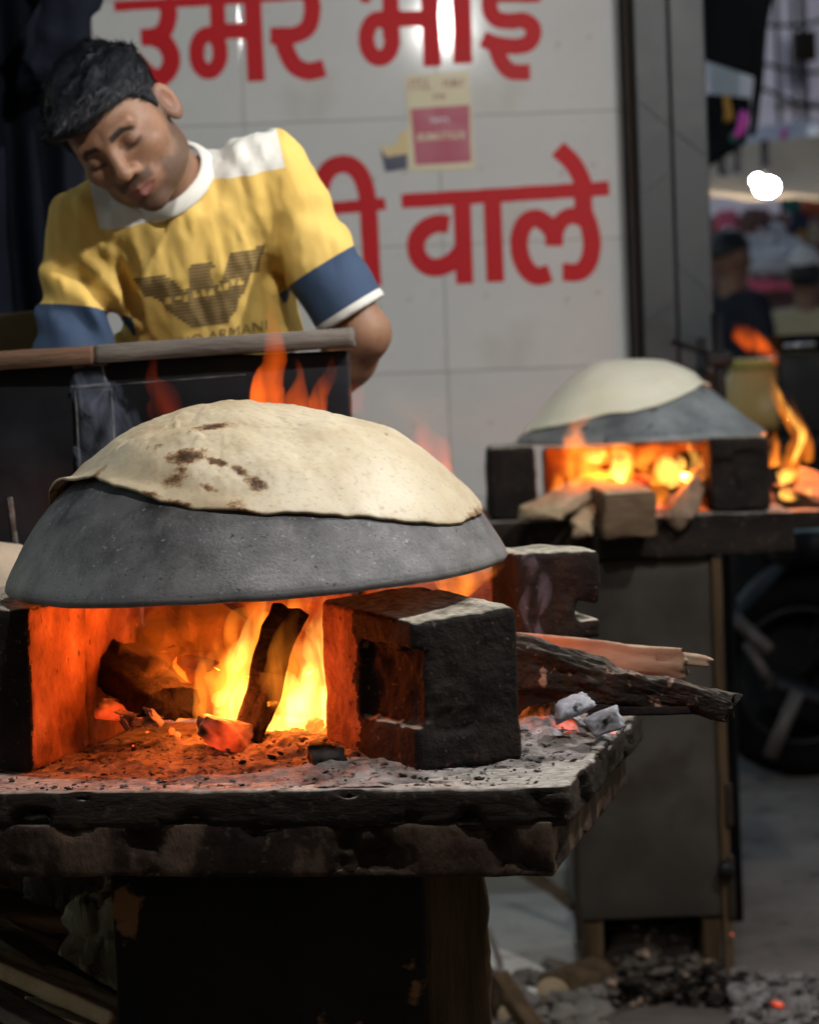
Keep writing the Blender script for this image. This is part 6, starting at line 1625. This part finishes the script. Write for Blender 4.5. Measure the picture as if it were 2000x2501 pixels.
tb = empty('iron_table', (pt[0] + .05, 9.4, 0), 'dark iron table that carries the ochre pot', 'table')
obj('table_top', *boxat(pt[0] - .30, pt[0] + .42, 9.15, 9.65, zpot - .04, zpot - .002, (4, 4, 1), .005), mat['dark_bike'], tb, smooth=False)
for k, (xx, yy) in enumerate(((pt[0] - .28, 9.17), (pt[0] + .38, 9.17), (pt[0] - .28, 9.6), (pt[0] + .38, 9.6))):
    obj('leg', *boxat(xx, xx + .03, yy, yy + .03, 0, zpot - .041, (1, 1, 2), .003), mat['dark_bike'], tb, smooth=False)
fire3 = empty('flame_jet', W(1850, 860, 9.3), 'thin orange flame blowing above the ochre pot', 'flame')
flame([(1905, 895, 9.2, 16), (1885, 862, 9.2, 26), (1850, 840, 9.2, 44), (1815, 820, 9.2, 50), (1795, 785, 9.2, 6)], mat['fl_thin'], fire3, .5, 77)
# pan and pipe at the right edge
pn = lathe(np.array([(0, .0), (.10, .0), (.14, .05), (.145, .055), (.135, .055), (.095, .01), (0, .01)]), 40)
pc = W(1975, 858, 9.25); obj('steel_pan', pn[0] + pc, pn[1], mat['dark_bike'], label='dark pan with a bright rim at the right edge', cat='pan')
obj('pan_stand', *boxat(pc[0] - .11, pc[0] + .13, 9.17, 9.33, zpot - .001, pc[2] - .002, (3, 3, 3), .01, .004, 10, 3), mat['dark_bike'], label='black stand under the dark pan at the right edge', cat='stand')
sp1 = W(1975, 842, 9.08); obj('metal_rod', *tube([W(1915, 846, 9.1), W(1950, 842, 9.1), W(1990, 840, 9.1)], .008, 10), mat['chrome'], label='shiny metal rod lying across the dark pan', cat='rod')
# iron gas pipe beside the pillar
gp = empty('iron_pipe_stand', W(1755, 900, 6.5) * np.array([1, 1, 0]), 'dark upright iron pipe with clamps beside the granite pillar', 'pipe')
A, B = W(1748, 765, 6.5), W(1760, 960, 6.5)
obj('pipe', *tube([np.array([B[0], 6.5, 0]), B, A], .013, 12), mat['dark_bike'], gp)
obj('clamp', *boxat(A[0] - .03, A[0] + .035, 6.47, 6.53, W(1750, 895, 6.5)[2], W(1750, 855, 6.5)[2], (3, 2, 3), .008, .004, 30, 3), mat['dark_bike'], gp)
obj('side_arm', *tube([W(1756, 872, 6.5), W(1690, 850, 6.5), W(1640, 835, 6.5)], .007, 8), mat['dark_bike'], gp)

# parked motorcycle, mostly in shade
mc = empty('motorcycle', W(1900, 1860, 8.6) * np.array([1, 1, 0]), 'dark parked motorcycle behind the second stove at the right edge', 'motorcycle')
MY = 8.55
def torus(c, R_, r_, axis='Y', m=40, n=12):
    a = np.linspace(0, 2 * math.pi, m, endpoint=False); b = np.linspace(0, 2 * math.pi, n, endpoint=False)
    A_, B_ = np.meshgrid(a, b, indexing='ij'); rr = R_ + r_ * np.cos(B_)
    P = np.stack([rr * np.cos(A_), r_ * np.sin(B_), rr * np.sin(A_)], -1).reshape(-1, 3)
    Fc = [(i * n + j, i * n + (j + 1) % n, ((i + 1) % m) * n + (j + 1) % n, ((i + 1) % m) * n + j) for i in range(m) for j in range(n)]
    return P + c, Fc
wc = np.array([W(1975, 1700, MY)[0], MY + .12, .31])
wh = obj('wheel', *torus(wc, .26, .05), mat['rubber'], mc)
obj('rim', *torus(wc, .205, .012), mat['dark_bike'], wh)
for k in range(5):
    a = k * math.pi * 2 / 5; obj('spoke', *tube([wc, wc + np.array([math.cos(a) * .2, 0, math.sin(a) * .2])], .003, 6), mat['dark_bike'], wh)
wc2 = wc + np.array([1.25, .05, 0]); wh2 = obj('wheel', *torus(wc2, .26, .05), mat['rubber'], mc); obj('rim', *torus(wc2, .205, .012), mat['bike_grey'], wh2)
en = rbox((.30, .22, .30), (8, 6, 8), .05, .012, 14, 4); obj('engine', xf(en[0], wc + np.array([.55, .02, .08])), en[1], mat['dark_bike'], mc)
se = rbox((.62, .24, .12), (14, 8, 6), .05, .006, 8, 5, lambda P, N: P + np.stack([P[:, 0] * 0, P[:, 0] * 0, .12 * P[:, 0] ** 2 + .12 * P[:, 0]], 1)); obj('seat', xf(se[0], wc + np.array([.22, .02, .42])), se[1], mat['dark_bike'], mc)
tk = rbox((.42, .26, .22), (12, 8, 8), .09, .004, 8, 6); obj('fuel_tank', xf(tk[0], wc + np.array([.72, .02, .48]), ry=-.12), tk[1], mat['dark_bike'], mc)
obj('frame', *joinm([tube([wc, wc + np.array([.3, 0, .32]), wc + np.array([.95, 0, .42])], .018, 10), tube([wc + np.array([.3, 0, .32]), wc + np.array([.5, 0, -.1]), wc + np.array([.9, 0, -.02]), wc + np.array([1.0, 0, .45]), wc2], .016, 10)]), mat['dark_bike'], mc)
for k, (a, b, r_) in enumerate((((1792, 1508), (1880, 1590), .020), ((1825, 1570), (1872, 1655), .016), ((1948, 1690), (1880, 1850), .022))):
    obj(['shock_absorber', 'side_bar', 'side_stand'][k], *tube([W(*a, MY - .10), (W(*a, MY - .1) + W(*b, MY - .12)) / 2, W(*b, MY - .14)], r_, 10), mat['bike_grey'], mc)
obj('exhaust_pipe', *tube(smooth_path([wc + np.array([.6, -.12, .0]), wc + np.array([.45, -.16, -.12]), wc + np.array([.1, -.16, -.08]), wc + np.array([-.12, -.16, .0])], 20), .032, 12), mat['dark_bike'], mc)
obj('rear_guard', *quadcloth(wc + np.array([-.28, -.07, .10]), wc + np.array([-.28, .07, .10]), wc + np.array([-.02, .07, .36]), wc + np.array([-.02, -.07, .36]), .006, 8, -.05, 3, .001), mat['dark_bike'], mc)
obj('rag', *quadcloth(W(1925, 1240, 8.3), W(2010, 1235, 8.3), W(2010, 1290, 8.2), W(1928, 1300, 8.2), .01, 12, .0, 3, .02), mat['greenbag'], label='blue grey rag lying on the motorcycle seat', cat='rag')

# ================================================================== thin smoke
def smoke_mat(name, dens, col):
    m, nt, N, L = newmat(name)
    tc = N('TexCoord'); mp = N('Mapping'); mp.inputs['Scale'].default_value = (1, 1, .45); L(tc.outputs['Object'], mp.inputs[0])
    n = N('TexNoise'); n.inputs['Scale'].default_value = 30; n.inputs['Detail'].default_value = 3; n.inputs['Distortion'].default_value = 1.6; L(mp.outputs[0], n.inputs['Vector'])
    mr = N('MapRange'); L(n.outputs[0], mr.inputs[0]); mr.inputs[1].default_value = .46; mr.inputs[2].default_value = .70; mr.inputs[3].default_value = 0; mr.inputs[4].default_value = dens
    v = N('VolumeScatter'); v.inputs['Color'].default_value = (*col, 1); L(mr.outputs[0], v.inputs['Density'])
    o = N('OutputMaterial'); L(v.outputs[0], o.inputs['Volume']); return m
mat['smoke'] = smoke_mat('blue_wood_smoke', 20, (.55, .64, .98))
mat['smoke2'] = smoke_mat('thin_blue_smoke', 12, (.6, .68, .95))
for k, (pts, m_, lab) in enumerate([
    ([(1322, 1565, 3.66, 26), (1296, 1500, 3.66, 50), (1318, 1430, 3.66, 54), (1292, 1370, 3.67, 44), (1300, 1320, 3.67, 8)], 'smoke', 'bluish smoke wisp curling beside the tall notched brick'),
    ([(230, 1170, 3.93, 90), (255, 1100, 3.93, 130), (270, 1020, 3.93, 130), (225, 950, 3.93, 120), (230, 900, 3.93, 20)], 'smoke2', 'faint blue smoke rising before the black counter at the left')]):
    o = flame(pts, mat[m_], None, .5, 200 + k, 'smoke'); tag(o, lab, 'smoke', None, 'stuff')

cvb = rbox((.95, .5, .82), (30, 16, 26), .10, 0, 1, 0, lambda P, N: P + N * (.03 * np.abs(fbm(P, 5, 9, 3)) - .02)[:, None])  # added black box, darkens the dim clutter behind the motorcycle
obj('dark_backing', xf(cvb[0], (W(1795, 1700, 9.0)[0] + .475, 9.05 + .0, .41)), cvb[1], mat['black_cloth'], label='black cloth box added as dark backing behind the motorcycle', cat='cart')
